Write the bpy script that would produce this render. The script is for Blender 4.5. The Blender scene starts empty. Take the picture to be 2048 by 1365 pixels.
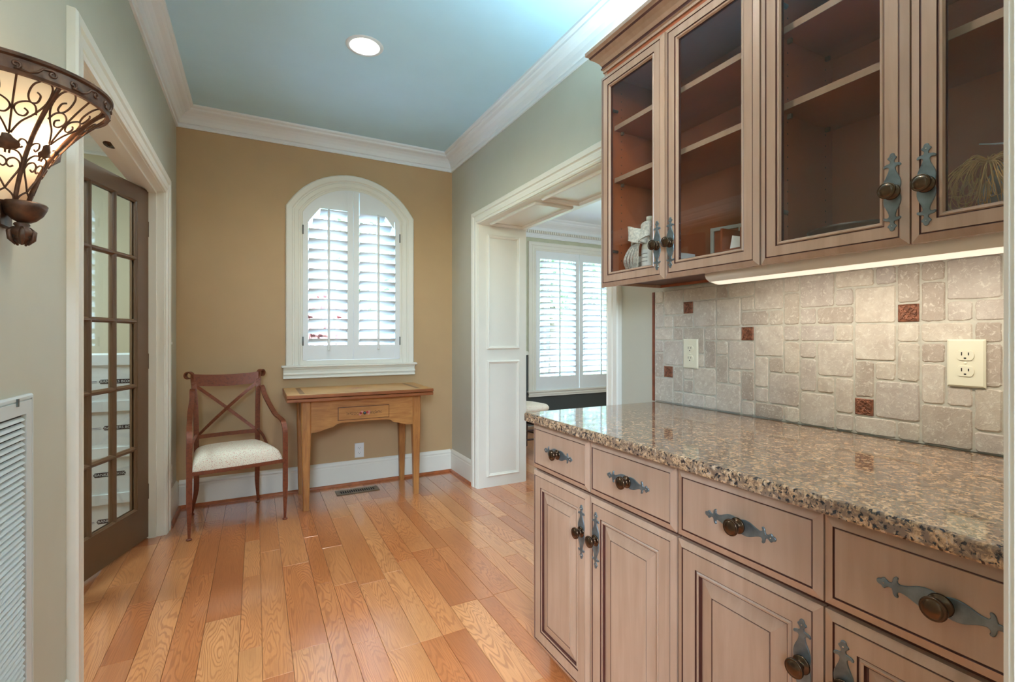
import bpy, bmesh, math, random
from math import sin, cos, pi, radians, sqrt, atan2
from mathutils import Vector, Matrix, noise as mnoise

random.seed(7)
SC = bpy.context.scene
COL = SC.collection

# ------------------------------------------------------------------ camera
CAM_H = 1.195
cam_d = bpy.data.cameras.new('camera')
cam_d.sensor_width = 36.0
cam_d.lens = 966.5 / 2048 * 36.0
cam_d.shift_y = -8.8 / 2048
cam_d.clip_start = 0.01
cam = bpy.data.objects.new('camera', cam_d)
cam.location = (0, 0, CAM_H)
cam.rotation_euler = (radians(90), 0, radians(-27.912))
COL.objects.link(cam)
SC.camera = cam

# ------------------------------------------------------------------ view + world
SC.view_settings.view_transform = 'Standard'
SC.view_settings.look = 'None'
SC.view_settings.gamma = 1.0
SC.view_settings.use_curve_mapping = False
SC.view_settings.exposure = -1.0

world = bpy.data.worlds.new('world')
SC.world = world
world.use_nodes = True
wn = world.node_tree.nodes
bgn = wn['Background']
sky = wn.new('ShaderNodeTexSky')
sky.sky_type = 'NISHITA'
sky.sun_disc = False
sky.sun_elevation = radians(42)
sky.sun_rotation = radians(200)
sky.air_density = 1.0
sky.dust_density = 2.5
skt = wn.new('ShaderNodeMix'); skt.data_type = 'RGBA'; skt.blend_type = 'MULTIPLY'
skt.inputs[0].default_value = 1.0
skt.inputs[7].default_value = (0.68, 0.92, 1.18, 1.0)      # camera balanced between daylight and lamps
world.node_tree.links.new(sky.outputs['Color'], skt.inputs[6])
world.node_tree.links.new(skt.outputs[2], bgn.inputs['Color'])
bgn.inputs['Strength'].default_value = 11.0


def light(name, typ, loc, energy, col=(1, 1, 1), rot=(0, 0, 0), size=0.1, size_y=None, shape=None, spot=None, blend=0.5, portal=False):
    l = bpy.data.lights.new(name, typ)
    if portal:
        l.cycles.is_portal = True
    l.energy = energy
    l.color = col
    if typ == 'AREA':
        l.shape = shape or ('RECTANGLE' if size_y else 'DISK')
        l.size = size
        if size_y:
            l.size_y = size_y
    elif typ in ('POINT', 'SPOT'):
        l.shadow_soft_size = size
        if typ == 'SPOT':
            l.spot_size = spot or radians(120)
            l.spot_blend = blend
    elif typ == 'SUN':
        l.angle = size
    o = bpy.data.objects.new(name, l)
    o.location = loc
    o.rotation_euler = rot
    COL.objects.link(o)
    return o


WARM = (1.0, 0.94, 0.86)
COOL = (0.76, 0.91, 1.0)
NEUT = (0.66, 0.88, 1.0)

# high sun on the garden in front of the house; the shutters keep it out of the rooms
_sd = Vector((-0.22, -0.58, -0.78)).to_track_quat('-Z', 'Y').to_euler()
light('sun', 'SUN', (8, 25, 30), 34.0, (0.95, 0.98, 1.0), tuple(_sd), radians(1.0))
# sky portals in the window openings
light('window_portal', 'AREA', (0.69, 4.26, 1.7), 1, rot=(radians(-90), 0, 0), size=0.9, size_y=1.5, portal=True)
light('window_portal', 'AREA', (4.0, 5.85, 1.4), 1, rot=(radians(-90), 0, 0), size=1.7, size_y=2.0, portal=True)
# unseen fill lamps added to brighten the hall (kitchen, dining room, study)
light('dining_fill_lamp', 'POINT', (3.5, 3.3, 1.85), 130, COOL, size=0.15)
light('kitchen_fill_lamp', 'POINT', (-0.80, -1.15, 1.62), 110, NEUT, size=0.12)
light('study_fill_lamp', 'AREA', (-1.7, 3.1, 2.70), 140, NEUT, size=0.7)

# ------------------------------------------------------------------ room dimensions
XL, XR, YB, HC = -0.49, 1.545, 4.06, 2.79
Y0 = 0.15                     # face of the return wall at the near end
XD = 1.96                     # dining room side of the thick wall
DOORWAY = (1.962, 3.545)       # left doorway along y
OPEN = (1.90, 3.47)           # right cased opening along y
HEAD = 2.075                  # head of the wide opening
HEADL = 2.062                 # head of the french door opening

# ------------------------------------------------------------------ materials
MATS = {}


def nt(m):
    m.use_nodes = True
    return m.node_tree.nodes, m.node_tree.links


def srgb(r, g, b):
    def f(c):
        c /= 255.0
        return c / 12.92 if c <= 0.04045 else ((c + 0.055) / 1.055) ** 2.4
    return (f(r), f(g), f(b), 1.0)


def ramp(n, stops):
    r = n.new('ShaderNodeValToRGB')
    e = r.color_ramp.elements
    e[0].position, e[0].color = stops[0]
    e[1].position, e[1].color = stops[1]
    for p, c in stops[2:]:
        x = e.new(p)
        x.color = c
    return r


def mapping(n, l, scale=(1, 1, 1), rand=False, rot=(0, 0, 0)):
    tc = n.new('ShaderNodeTexCoord')
    mp = n.new('ShaderNodeMapping')
    mp.inputs['Scale'].default_value = scale
    mp.inputs['Rotation'].default_value = rot
    l.new(tc.outputs['Object'], mp.inputs['Vector'])
    if rand:
        oi = n.new('ShaderNodeObjectInfo')
        cx = n.new('ShaderNodeCombineXYZ')
        mu = n.new('ShaderNodeMath'); mu.operation = 'MULTIPLY'; mu.inputs[1].default_value = 37.0
        l.new(oi.outputs['Random'], mu.inputs[0])
        for i in range(3):
            l.new(mu.outputs[0], cx.inputs[i])
        l.new(cx.outputs[0], mp.inputs['Location'])
    return mp


def noise(n, l, vec, scale, detail=4, rough=0.5, dist=0.0):
    t = n.new('ShaderNodeTexNoise')
    t.inputs['Scale'].default_value = scale
    t.inputs['Detail'].default_value = detail
    t.inputs['Roughness'].default_value = rough
    t.inputs['Distortion'].default_value = dist
    l.new(vec, t.inputs['Vector'])
    return t


def bump(n, l, bsdf, height, strength, dist=0.002):
    b = n.new('ShaderNodeBump')
    b.inputs['Strength'].default_value = strength
    b.inputs['Distance'].default_value = dist
    l.new(height, b.inputs['Height'])
    l.new(b.outputs['Normal'], bsdf.inputs['Normal'])
    return b


def mixc(n, l, fac, a, b, mode='MIX'):
    m = n.new('ShaderNodeMix')
    m.data_type = 'RGBA'
    m.blend_type = mode
    for sock, v in ((m.inputs[0], fac), (m.inputs[6], a), (m.inputs[7], b)):
        if hasattr(v, 'is_linked'):
            l.new(v, sock)
        else:
            sock.default_value = v
    return m.outputs[2]


def plain(name, col, rough=0.5, metal=0.0, var=0.06, nscale=6.0, bumps=0.0, bscale=120.0, spec=0.5, coat=0.0):
    """a painted / solid surface with a little procedural tone variation"""
    m = bpy.data.materials.new(name)
    n, l = nt(m)
    b = n['Principled BSDF']
    mp = mapping(n, l)
    t = noise(n, l, mp.outputs[0], nscale, 3)
    c2 = tuple(x * (1 - var) for x in col[:3]) + (1,)
    c3 = tuple(min(1, x * (1 + var)) for x in col[:3]) + (1,)
    r = ramp(n, [(0.3, c2), (0.7, c3)])
    l.new(t.outputs['Fac'], r.inputs['Fac'])
    l.new(r.outputs['Color'], b.inputs['Base Color'])
    b.inputs['Roughness'].default_value = rough
    b.inputs['Metallic'].default_value = metal
    b.inputs['Specular IOR Level'].default_value = spec
    b.inputs['Coat Weight'].default_value = coat
    if bumps:
        t2 = noise(n, l, mp.outputs[0], bscale, 2)
        bump(n, l, b, t2.outputs['Fac'], bumps, 0.001)
    MATS[name] = m
    return m


plain('wall_paint_warmlit', srgb(190, 156, 114), 0.55, var=0.02, bumps=0.12, bscale=260, spec=0.35)  # wall paint with warm lamp light on the end wall put into the colour
plain('wall_paint', srgb(192, 187, 168), 0.55, var=0.02, bumps=0.12, bscale=260, spec=0.35)
plain('trim_paint', srgb(235, 231, 217), 0.32, var=0.015)
plain('crown_paint', srgb(240, 243, 242), 0.35, var=0.01)
plain('ceiling_cool_tint', srgb(200, 236, 250), 0.7, var=0.015, bumps=0.08, bscale=220, spec=0.3)  # white ceiling with the cool daylight put into its colour
plain('shutter_paint', srgb(236, 238, 236), 0.35, var=0.01)
plain('dining_upper', srgb(196, 196, 168), 0.6, var=0.06, nscale=14, bumps=0.2, bscale=60)
plain('dining_lower', srgb(72, 76, 74), 0.5, var=0.05)
plain('study_paint', srgb(214, 202, 172), 0.6, var=0.02)
plain('door_brown', srgb(102, 72, 46), 0.42, var=0.05, nscale=9)
plain('bronze', srgb(84, 64, 48), 0.24, metal=0.9, var=0.25, nscale=30)
plain('plate_metal', srgb(112, 120, 122), 0.38, metal=0.7, var=0.25, nscale=45)
plain('screw', srgb(210, 210, 208), 0.25, metal=1.0)
plain('black', srgb(24, 22, 20), 0.5)
plain('outlet_ivory', srgb(232, 226, 200), 0.35, var=0.01)
plain('outlet_white', srgb(236, 234, 228), 0.35, var=0.01)
plain('slot', srgb(38, 32, 28), 0.6)
plain('vent_white', srgb(226, 228, 224), 0.4, var=0.01)
plain('vent_bronze', srgb(128, 104, 80), 0.4, metal=0.4, var=0.06)
plain('grille_white', srgb(206, 212, 210), 0.4, var=0.01)
plain('vent_dark', srgb(30, 26, 24), 0.8)
plain('grout', srgb(196, 190, 174), 0.85, var=0.1, nscale=60, bumps=0.5, bscale=160)
plain('groutstrip', srgb(122, 62, 36), 0.6, var=0.2, nscale=40)
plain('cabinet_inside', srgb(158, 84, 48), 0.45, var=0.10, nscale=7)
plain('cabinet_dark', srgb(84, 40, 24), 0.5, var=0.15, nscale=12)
plain('glaze', srgb(70, 30, 20), 0.5, var=0.2, nscale=30)
plain('shoe_wood', srgb(164, 88, 44), 0.35, var=0.2, nscale=20)
plain('hinge', srgb(120, 124, 122), 0.3, metal=0.9)
plain('box_white', srgb(226, 226, 220), 0.7, var=0.02)
plain('box_ink', srgb(40, 38, 40), 0.6)
plain('box_blue', srgb(70, 84, 116), 0.6)
plain('cloth_white', srgb(236, 230, 214), 0.85, var=0.04, bumps=0.4, bscale=160)
plain('paper', srgb(236, 232, 222), 0.7)
plain('bottle_cream', srgb(222, 214, 192), 0.3)
plain('raffia', srgb(206, 160, 92), 0.7, var=0.25, nscale=25)
plain('wire_white', srgb(232, 236, 240), 0.3)
plain('dark_tray', srgb(52, 26, 18), 0.35, var=0.2)
plain('wood_item', srgb(140, 62, 30), 0.4, var=0.2, nscale=15)
plain('grey_card', srgb(150, 146, 136), 0.6)
plain('iron_sconce', srgb(84, 54, 36), 0.45, metal=0.5, var=0.5, nscale=50)
plain('dark_wood', srgb(52, 26, 18), 0.4, var=0.2)
plain('light_housing', srgb(232, 224, 210), 0.35)
plain('jelly', srgb(120, 104, 92), 0.25)
# outdoors
plain('leaf_green', srgb(150, 172, 128), 0.7, var=0.3, nscale=3)
plain('leaf_pink', srgb(222, 172, 166), 0.7, var=0.3, nscale=3)
plain('lawn_grass', srgb(112, 150, 74), 0.9, var=0.3, nscale=1.5)
plain('bark', srgb(96, 80, 66), 0.9, var=0.3)
plain('house_white', srgb(226, 222, 214), 0.8, var=0.05)
plain('house_roof', srgb(116, 108, 102), 0.9, var=0.15)
plain('asphalt', srgb(140, 140, 142), 0.9, var=0.1)
plain('bounce_stone', srgb(204, 212, 220), 0.9, var=0.06)
plain('window_dark', srgb(70, 80, 90), 0.15)


def emissive(name, col, strength):
    m = bpy.data.materials.new(name)
    n, l = nt(m)
    b = n['Principled BSDF']
    b.inputs['Base Color'].default_value = col
    b.inputs['Emission Color'].default_value = col
    b.inputs['Emission Strength'].default_value = strength
    MATS[name] = m


emissive('bulb', (1.0, 0.93, 0.82, 1), 14.0)
emissive('tube_lens', (1.0, 0.88, 0.72, 1), 1.6)


def mat_glass(name, tint, refl=1.0, rough=0.0):
    m = bpy.data.materials.new(name)
    n, l = nt(m)
    n.remove(n['Principled BSDF'])
    tr = n.new('ShaderNodeBsdfTransparent'); tr.inputs['Color'].default_value = tint
    gl = n.new('ShaderNodeBsdfGlossy'); gl.inputs['Roughness'].default_value = rough
    gl.inputs['Color'].default_value = (1, 1, 1, 1)
    lw = n.new('ShaderNodeLayerWeight'); lw.inputs['Blend'].default_value = 0.5
    pw = n.new('ShaderNodeMath'); pw.operation = 'POWER'; pw.inputs[1].default_value = 5.0
    l.new(lw.outputs['Facing'], pw.inputs[0])
    mu = n.new('ShaderNodeMath'); mu.operation = 'MULTIPLY_ADD'; mu.inputs[1].default_value = 0.96 * refl; mu.inputs[2].default_value = 0.04 * refl
    l.new(pw.outputs[0], mu.inputs[0])
    mx = n.new('ShaderNodeMixShader')
    l.new(mu.outputs[0], mx.inputs[0]); l.new(tr.outputs[0], mx.inputs[1]); l.new(gl.outputs[0], mx.inputs[2])
    l.new(mx.outputs[0], n['Material Output'].inputs['Surface'])
    MATS[name] = m


mat_glass('pane_glass', (0.95, 0.97, 0.96, 1), 1.2)
mat_glass('cabinet_glass', (0.95, 0.95, 0.94, 1), 1.0)


def mat_wall():
    pass


def mat_cabinet(name, base, dark):
    m = bpy.data.materials.new(name)
    n, l = nt(m)
    b = n['Principled BSDF']
    mp = mapping(n, l, (14, 14, 1.2))
    t = noise(n, l, mp.outputs[0], 2.2, 6, 0.6, 0.6)
    mp2 = mapping(n, l, (1, 1, 1))
    t2 = noise(n, l, mp2.outputs[0], 3.5, 3, 0.5)
    r = ramp(n, [(0.25, dark), (0.75, base)])
    l.new(t.outputs['Fac'], r.inputs['Fac'])
    r2 = ramp(n, [(0.3, (0.84, 0.82, 0.80, 1)), (0.7, (1.0, 1.0, 1.0, 1))])
    l.new(t2.outputs['Fac'], r2.inputs['Fac'])
    c = mixc(n, l, 1.0, r.outputs['Color'], r2.outputs['Color'], 'MULTIPLY')
    l.new(c, b.inputs['Base Color'])
    b.inputs['Roughness'].default_value = 0.36
    b.inputs['Coat Weight'].default_value = 0.25
    b.inputs['Coat Roughness'].default_value = 0.25
    MATS[name] = m


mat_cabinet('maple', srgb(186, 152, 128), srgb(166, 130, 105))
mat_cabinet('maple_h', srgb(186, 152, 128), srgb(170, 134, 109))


def mat_floor():
    m = bpy.data.materials.new('oak_floor')
    n, l = nt(m)
    b = n['Principled BSDF']
    oi = n.new('ShaderNodeObjectInfo')
    # cathedral grain: isolines of a stretched noise field
    mp = mapping(n, l, (7.5, 0.95, 1), rand=True)
    t = noise(n, l, mp.outputs[0], 1.0, 3.0, 0.42, 0.35)
    mu = n.new('ShaderNodeMath'); mu.operation = 'MULTIPLY'; mu.inputs[1].default_value = 250.0
    l.new(t.outputs['Fac'], mu.inputs[0])
    si = n.new('ShaderNodeMath'); si.operation = 'SINE'
    l.new(mu.outputs[0], si.inputs[0])
    rg = ramp(n, [(0.50, (0, 0, 0, 1)), (0.95, (1, 1, 1, 1))])
    mr = n.new('ShaderNodeMapRange'); mr.inputs[1].default_value = -1; mr.inputs[2].default_value = 1
    l.new(si.outputs[0], mr.inputs[0]); l.new(mr.outputs[0], rg.inputs['Fac'])
    # fine pores
    mp2 = mapping(n, l, (260, 9, 1), rand=True)
    t2 = noise(n, l, mp2.outputs[0], 1.0, 3, 0.6)
    rp = ramp(n, [(0.42, (0, 0, 0, 1)), (0.62, (1, 1, 1, 1))])
    l.new(t2.outputs['Fac'], rp.inputs['Fac'])
    # board tone
    tone = ramp(n, [(0.0, srgb(194, 114, 64)), (0.25, srgb(208, 130, 78)), (0.55, srgb(218, 144, 90)),
                    (0.8, srgb(224, 156, 102)), (1.0, srgb(204, 126, 72))])
    l.new(oi.outputs['Random'], tone.inputs['Fac'])
    # slow drift along the board
    mp3 = mapping(n, l, (6, 1.6, 1), rand=True)
    t3 = noise(n, l, mp3.outputs[0], 1.0, 2)
    rd = ramp(n, [(0.3, (0.80, 0.74, 0.68, 1)), (0.7, (1.08, 1.06, 1.02, 1))])
    l.new(t3.outputs['Fac'], rd.inputs['Fac'])
    base = mixc(n, l, 1.0, tone.outputs['Color'], rd.outputs['Color'], 'MULTIPLY')
    dk = mixc(n, l, 1.0, base, (0.60, 0.46, 0.36, 1), 'MULTIPLY')
    t4 = noise(n, l, mapping(n, l, (5, 1.3, 1), rand=True).outputs[0], 1.0, 1)
    g4 = ramp(n, [(0.36, (0.12, 0.12, 0.12, 1)), (0.62, (0.68, 0.68, 0.68, 1))])
    l.new(t4.outputs['Fac'], g4.inputs['Fac'])
    gm = n.new('ShaderNodeMath'); gm.operation = 'MULTIPLY'
    l.new(rg.outputs['Color'], gm.inputs[0]); l.new(g4.outputs['Color'], gm.inputs[1])
    c = mixc(n, l, gm.outputs[0], base, dk)
    pm = n.new('ShaderNodeMath'); pm.operation = 'MULTIPLY'; pm.inputs[1].default_value = 0.25
    l.new(rp.outputs['Color'], pm.inputs[0])
    dk2 = mixc(n, l, 1.0, c, (0.62, 0.5, 0.4, 1), 'MULTIPLY')
    c = mixc(n, l, pm.outputs[0], c, dk2)
    l.new(c, b.inputs['Base Color'])
    b.inputs['Roughness'].default_value = 0.30
    b.inputs['Coat Weight'].default_value = 1.0
    b.inputs['Coat Roughness'].default_value = 0.15
    b.inputs['Coat IOR'].default_value = 1.75
    bump(n, l, b, rg.outputs['Color'], 0.08, 0.0006)
    MATS['oak_floor'] = m


mat_floor()


def mat_granite():
    m = bpy.data.materials.new('granite')
    n, l = nt(m)
    b = n['Principled BSDF']
    mp = mapping(n, l, (1, 1, 1))
    t1 = noise(n, l, mp.outputs[0], 80, 5, 0.65, 0.8)
    t2 = noise(n, l, mp.outputs[0], 130, 4, 0.6, 0.4)
    t3 = noise(n, l, mp.outputs[0], 48, 4, 0.6, 1.2)
    r1 = ramp(n, [(0.34, srgb(84, 66, 54)), (0.45, srgb(150, 118, 90)), (0.56, srgb(208, 168, 128)), (0.70, srgb(176, 164, 154))])
    l.new(t1.outputs['Fac'], r1.inputs['Fac'])
    r2 = ramp(n, [(0.40, (1, 1, 1, 1)), (0.46, (0, 0, 0, 1))])
    l.new(t2.outputs['Fac'], r2.inputs['Fac'])
    r3 = ramp(n, [(0.44, (0, 0, 0, 1)), (0.58, (1, 1, 1, 1))])
    l.new(t3.outputs['Fac'], r3.inputs['Fac'])
    c = mixc(n, l, r3.outputs['Color'], r1.outputs['Color'], srgb(128, 104, 86))
    g = mixc(n, l, r2.outputs['Color'], c, srgb(34, 34, 40))
    l.new(g, b.inputs['Base Color'])
    b.inputs['Roughness'].default_value = 0.07
    b.inputs['Coat Weight'].default_value = 0.4
    b.inputs['Coat Roughness'].default_value = 0.03
    MATS['granite'] = m


mat_granite()


def mat_travertine():
    m = bpy.data.materials.new('travertine')
    n, l = nt(m)
    b = n['Principled BSDF']
    oi = n.new('ShaderNodeObjectInfo')
    mp = mapping(n, l, (1, 1, 1), rand=True)
    t1 = noise(n, l, mp.outputs[0], 22, 6, 0.65, 0.6)
    t2 = noise(n, l, mp.outputs[0], 95, 5, 0.7, 0.8)
    tone = ramp(n, [(0.0, srgb(180, 166, 152)), (0.3, srgb(202, 192, 176)), (0.6, srgb(216, 206, 190)), (1.0, srgb(192, 182, 172))])
    l.new(oi.outputs['Random'], tone.inputs['Fac'])
    r1 = ramp(n, [(0.3, (0.80, 0.74, 0.70, 1)), (0.7, (1.06, 1.05, 1.02, 1))])
    l.new(t1.outputs['Fac'], r1.inputs['Fac'])
    c = mixc(n, l, 1.0, tone.outputs['Color'], r1.outputs['Color'], 'MULTIPLY')
    r2 = ramp(n, [(0.54, (0, 0, 0, 1)), (0.64, (1, 1, 1, 1))])
    l.new(t2.outputs['Fac'], r2.inputs['Fac'])
    pm = n.new('ShaderNodeMath'); pm.operation = 'MULTIPLY'; pm.inputs[1].default_value = 0.6
    l.new(r2.outputs['Color'], pm.inputs[0])
    c = mixc(n, l, pm.outputs[0], c, srgb(232, 226, 210))
    l.new(c, b.inputs['Base Color'])
    b.inputs['Roughness'].default_value = 0.6
    ad = n.new('ShaderNodeMath'); ad.operation = 'ADD'
    l.new(t2.outputs['Fac'], ad.inputs[0]); l.new(t1.outputs['Fac'], ad.inputs[1])
    bump(n, l, b, ad.outputs[0], 0.5, 0.003)
    MATS['travertine'] = m


mat_travertine()
plain('copper', srgb(142, 92, 68), 0.45, metal=0.35, var=0.5, nscale=120)


def mat_rust():
    m = bpy.data.materials.new('rust_iron')
    n, l = nt(m)
    b = n['Principled BSDF']
    mp = mapping(n, l)
    t = noise(n, l, mp.outputs[0], 60, 5, 0.7)
    r = ramp(n, [(0.3, srgb(92, 44, 26)), (0.55, srgb(128, 66, 38)), (0.75, srgb(104, 60, 42))])
    l.new(t.outputs['Fac'], r.inputs['Fac'])
    l.new(r.outputs['Color'], b.inputs['Base Color'])
    b.inputs['Roughness'].default_value = 0.42
    b.inputs['Metallic'].default_value = 0.25
    bump(n, l, b, t.outputs['Fac'], 0.15, 0.001)
    MATS['rust_iron'] = m


mat_rust()


def mat_fabric():
    m = bpy.data.materials.new('floral_fabric')
    n, l = nt(m)
    b = n['Principled BSDF']
    mp = mapping(n, l)
    def spots(scale, col, size, prev, off):
        v = n.new('ShaderNodeTexVoronoi')
        v.inputs['Scale'].default_value = scale
        m2 = n.new('ShaderNodeVectorMath'); m2.operation = 'ADD'; m2.inputs[1].default_value = off
        l.new(mp.outputs[0], m2.inputs[0]); l.new(m2.outputs[0], v.inputs['Vector'])
        r = ramp(n, [(size, (1, 1, 1, 1)), (size + 0.06, (0, 0, 0, 1))])
        l.new(v.outputs['Distance'], r.inputs['Fac'])
        return mixc(n, l, r.outputs['Color'], prev, col)
    c = spots(150, srgb(206, 128, 108), 0.24, srgb(238, 226, 204), (0, 0, 0))
    c = spots(165, srgb(128, 122, 102), 0.15, c, (0.37, 0.11, 0.23))
    l.new(c, b.inputs['Base Color'])
    b.inputs['Roughness'].default_value = 0.9
    MATS['floral_fabric'] = m


mat_fabric()


def mat_pine(name, base, dark, scale):
    m = bpy.data.materials.new(name)
    n, l = nt(m)
    b = n['Principled BSDF']
    mp = mapping(n, l, scale)
    t = noise(n, l, mp.outputs[0], 3.0, 5, 0.6, 0.8)
    mp2 = mapping(n, l)
    t2 = noise(n, l, mp2.outputs[0], 4, 3)
    r = ramp(n, [(0.25, dark), (0.7, base)])
    l.new(t.outputs['Fac'], r.inputs['Fac'])
    r2 = ramp(n, [(0.3, (0.78, 0.72, 0.66, 1)), (0.65, (1, 1, 1, 1))])
    l.new(t2.outputs['Fac'], r2.inputs['Fac'])
    c = mixc(n, l, 1.0, r.outputs['Color'], r2.outputs['Color'], 'MULTIPLY')
    l.new(c, b.inputs['Base Color'])
    b.inputs['Roughness'].default_value = 0.38
    MATS[name] = m


mat_pine('pine', srgb(196, 138, 76), srgb(160, 100, 52), (2, 14, 14))
mat_pine('pine_leg', srgb(192, 132, 72), srgb(152, 94, 48), (14, 14, 2))
mat_pine('pine_top', srgb(224, 176, 112), srgb(198, 146, 86), (2, 14, 14))
mat_pine('pine_edge', srgb(158, 92, 48), srgb(118, 62, 32), (2, 14, 14))
plain('inlay', srgb(140, 100, 62), 0.4, var=0.15, nscale=20)
plain('flower_red', srgb(176, 40, 48), 0.4)
plain('flower_rose', srgb(206, 130, 120), 0.4)
plain('flower_leaf', srgb(122, 82, 46), 0.5)
plain('knob_steel', srgb(96, 108, 124), 0.15, metal=0.9)


def mat_shade():
    m = bpy.data.materials.new('sconce_glass')
    n, l = nt(m)
    b = n['Principled BSDF']
    mp = mapping(n, l)
    t = noise(n, l, mp.outputs[0], 9, 3)
    r = ramp(n, [(0.3, (1.0, 0.80, 0.58, 1)), (0.7, (1.0, 0.88, 0.70, 1))])
    l.new(t.outputs['Fac'], r.inputs['Fac'])
    l.new(r.outputs['Color'], b.inputs['Base Color'])
    b.inputs['Roughness'].default_value = 0.5
    tl = n.new('ShaderNodeBsdfTranslucent')
    l.new(r.outputs['Color'], tl.inputs['Color'])
    mx = n.new('ShaderNodeMixShader'); mx.inputs[0].default_value = 0.72
    l.new(b.outputs[0], mx.inputs[1]); l.new(tl.outputs[0], mx.inputs[2])
    l.new(mx.outputs[0], n['Material Output'].inputs['Surface'])
    MATS['sconce_glass'] = m


mat_shade()


def mat_tulle():
    m = bpy.data.materials.new('tulle')
    n, l = nt(m)
    b = n['Principled BSDF']
    b.inputs['Base Color'].default_value = srgb(238, 232, 218)
    b.inputs['Roughness'].default_value = 0.9
    mp = mapping(n, l)
    t = noise(n, l, mp.outputs[0], 120, 2)
    r = ramp(n, [(0.35, (0.45, 0.45, 0.45, 1)), (0.65, (0.95, 0.95, 0.95, 1))])
    l.new(t.outputs['Fac'], r.inputs['Fac'])
    l.new(r.outputs['Color'], b.inputs['Alpha'])
    MATS['tulle'] = m


mat_tulle()


def mat_brick():
    m = bpy.data.materials.new('house_brick')
    n, l = nt(m)
    b = n['Principled BSDF']
    mp = mapping(n, l)
    t = n.new('ShaderNodeTexBrick')
    t.inputs['Color1'].default_value = srgb(150, 128, 116)
    t.inputs['Color2'].default_value = srgb(126, 104, 94)
    t.inputs['Mortar'].default_value = srgb(190, 184, 176)
    t.inputs['Scale'].default_value = 4.0
    l.new(mp.outputs[0], t.inputs['Vector'])
    l.new(t.outputs['Color'], b.inputs['Base Color'])
    b.inputs['Roughness'].default_value = 0.9
    MATS['house_brick'] = m


mat_brick()


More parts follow.
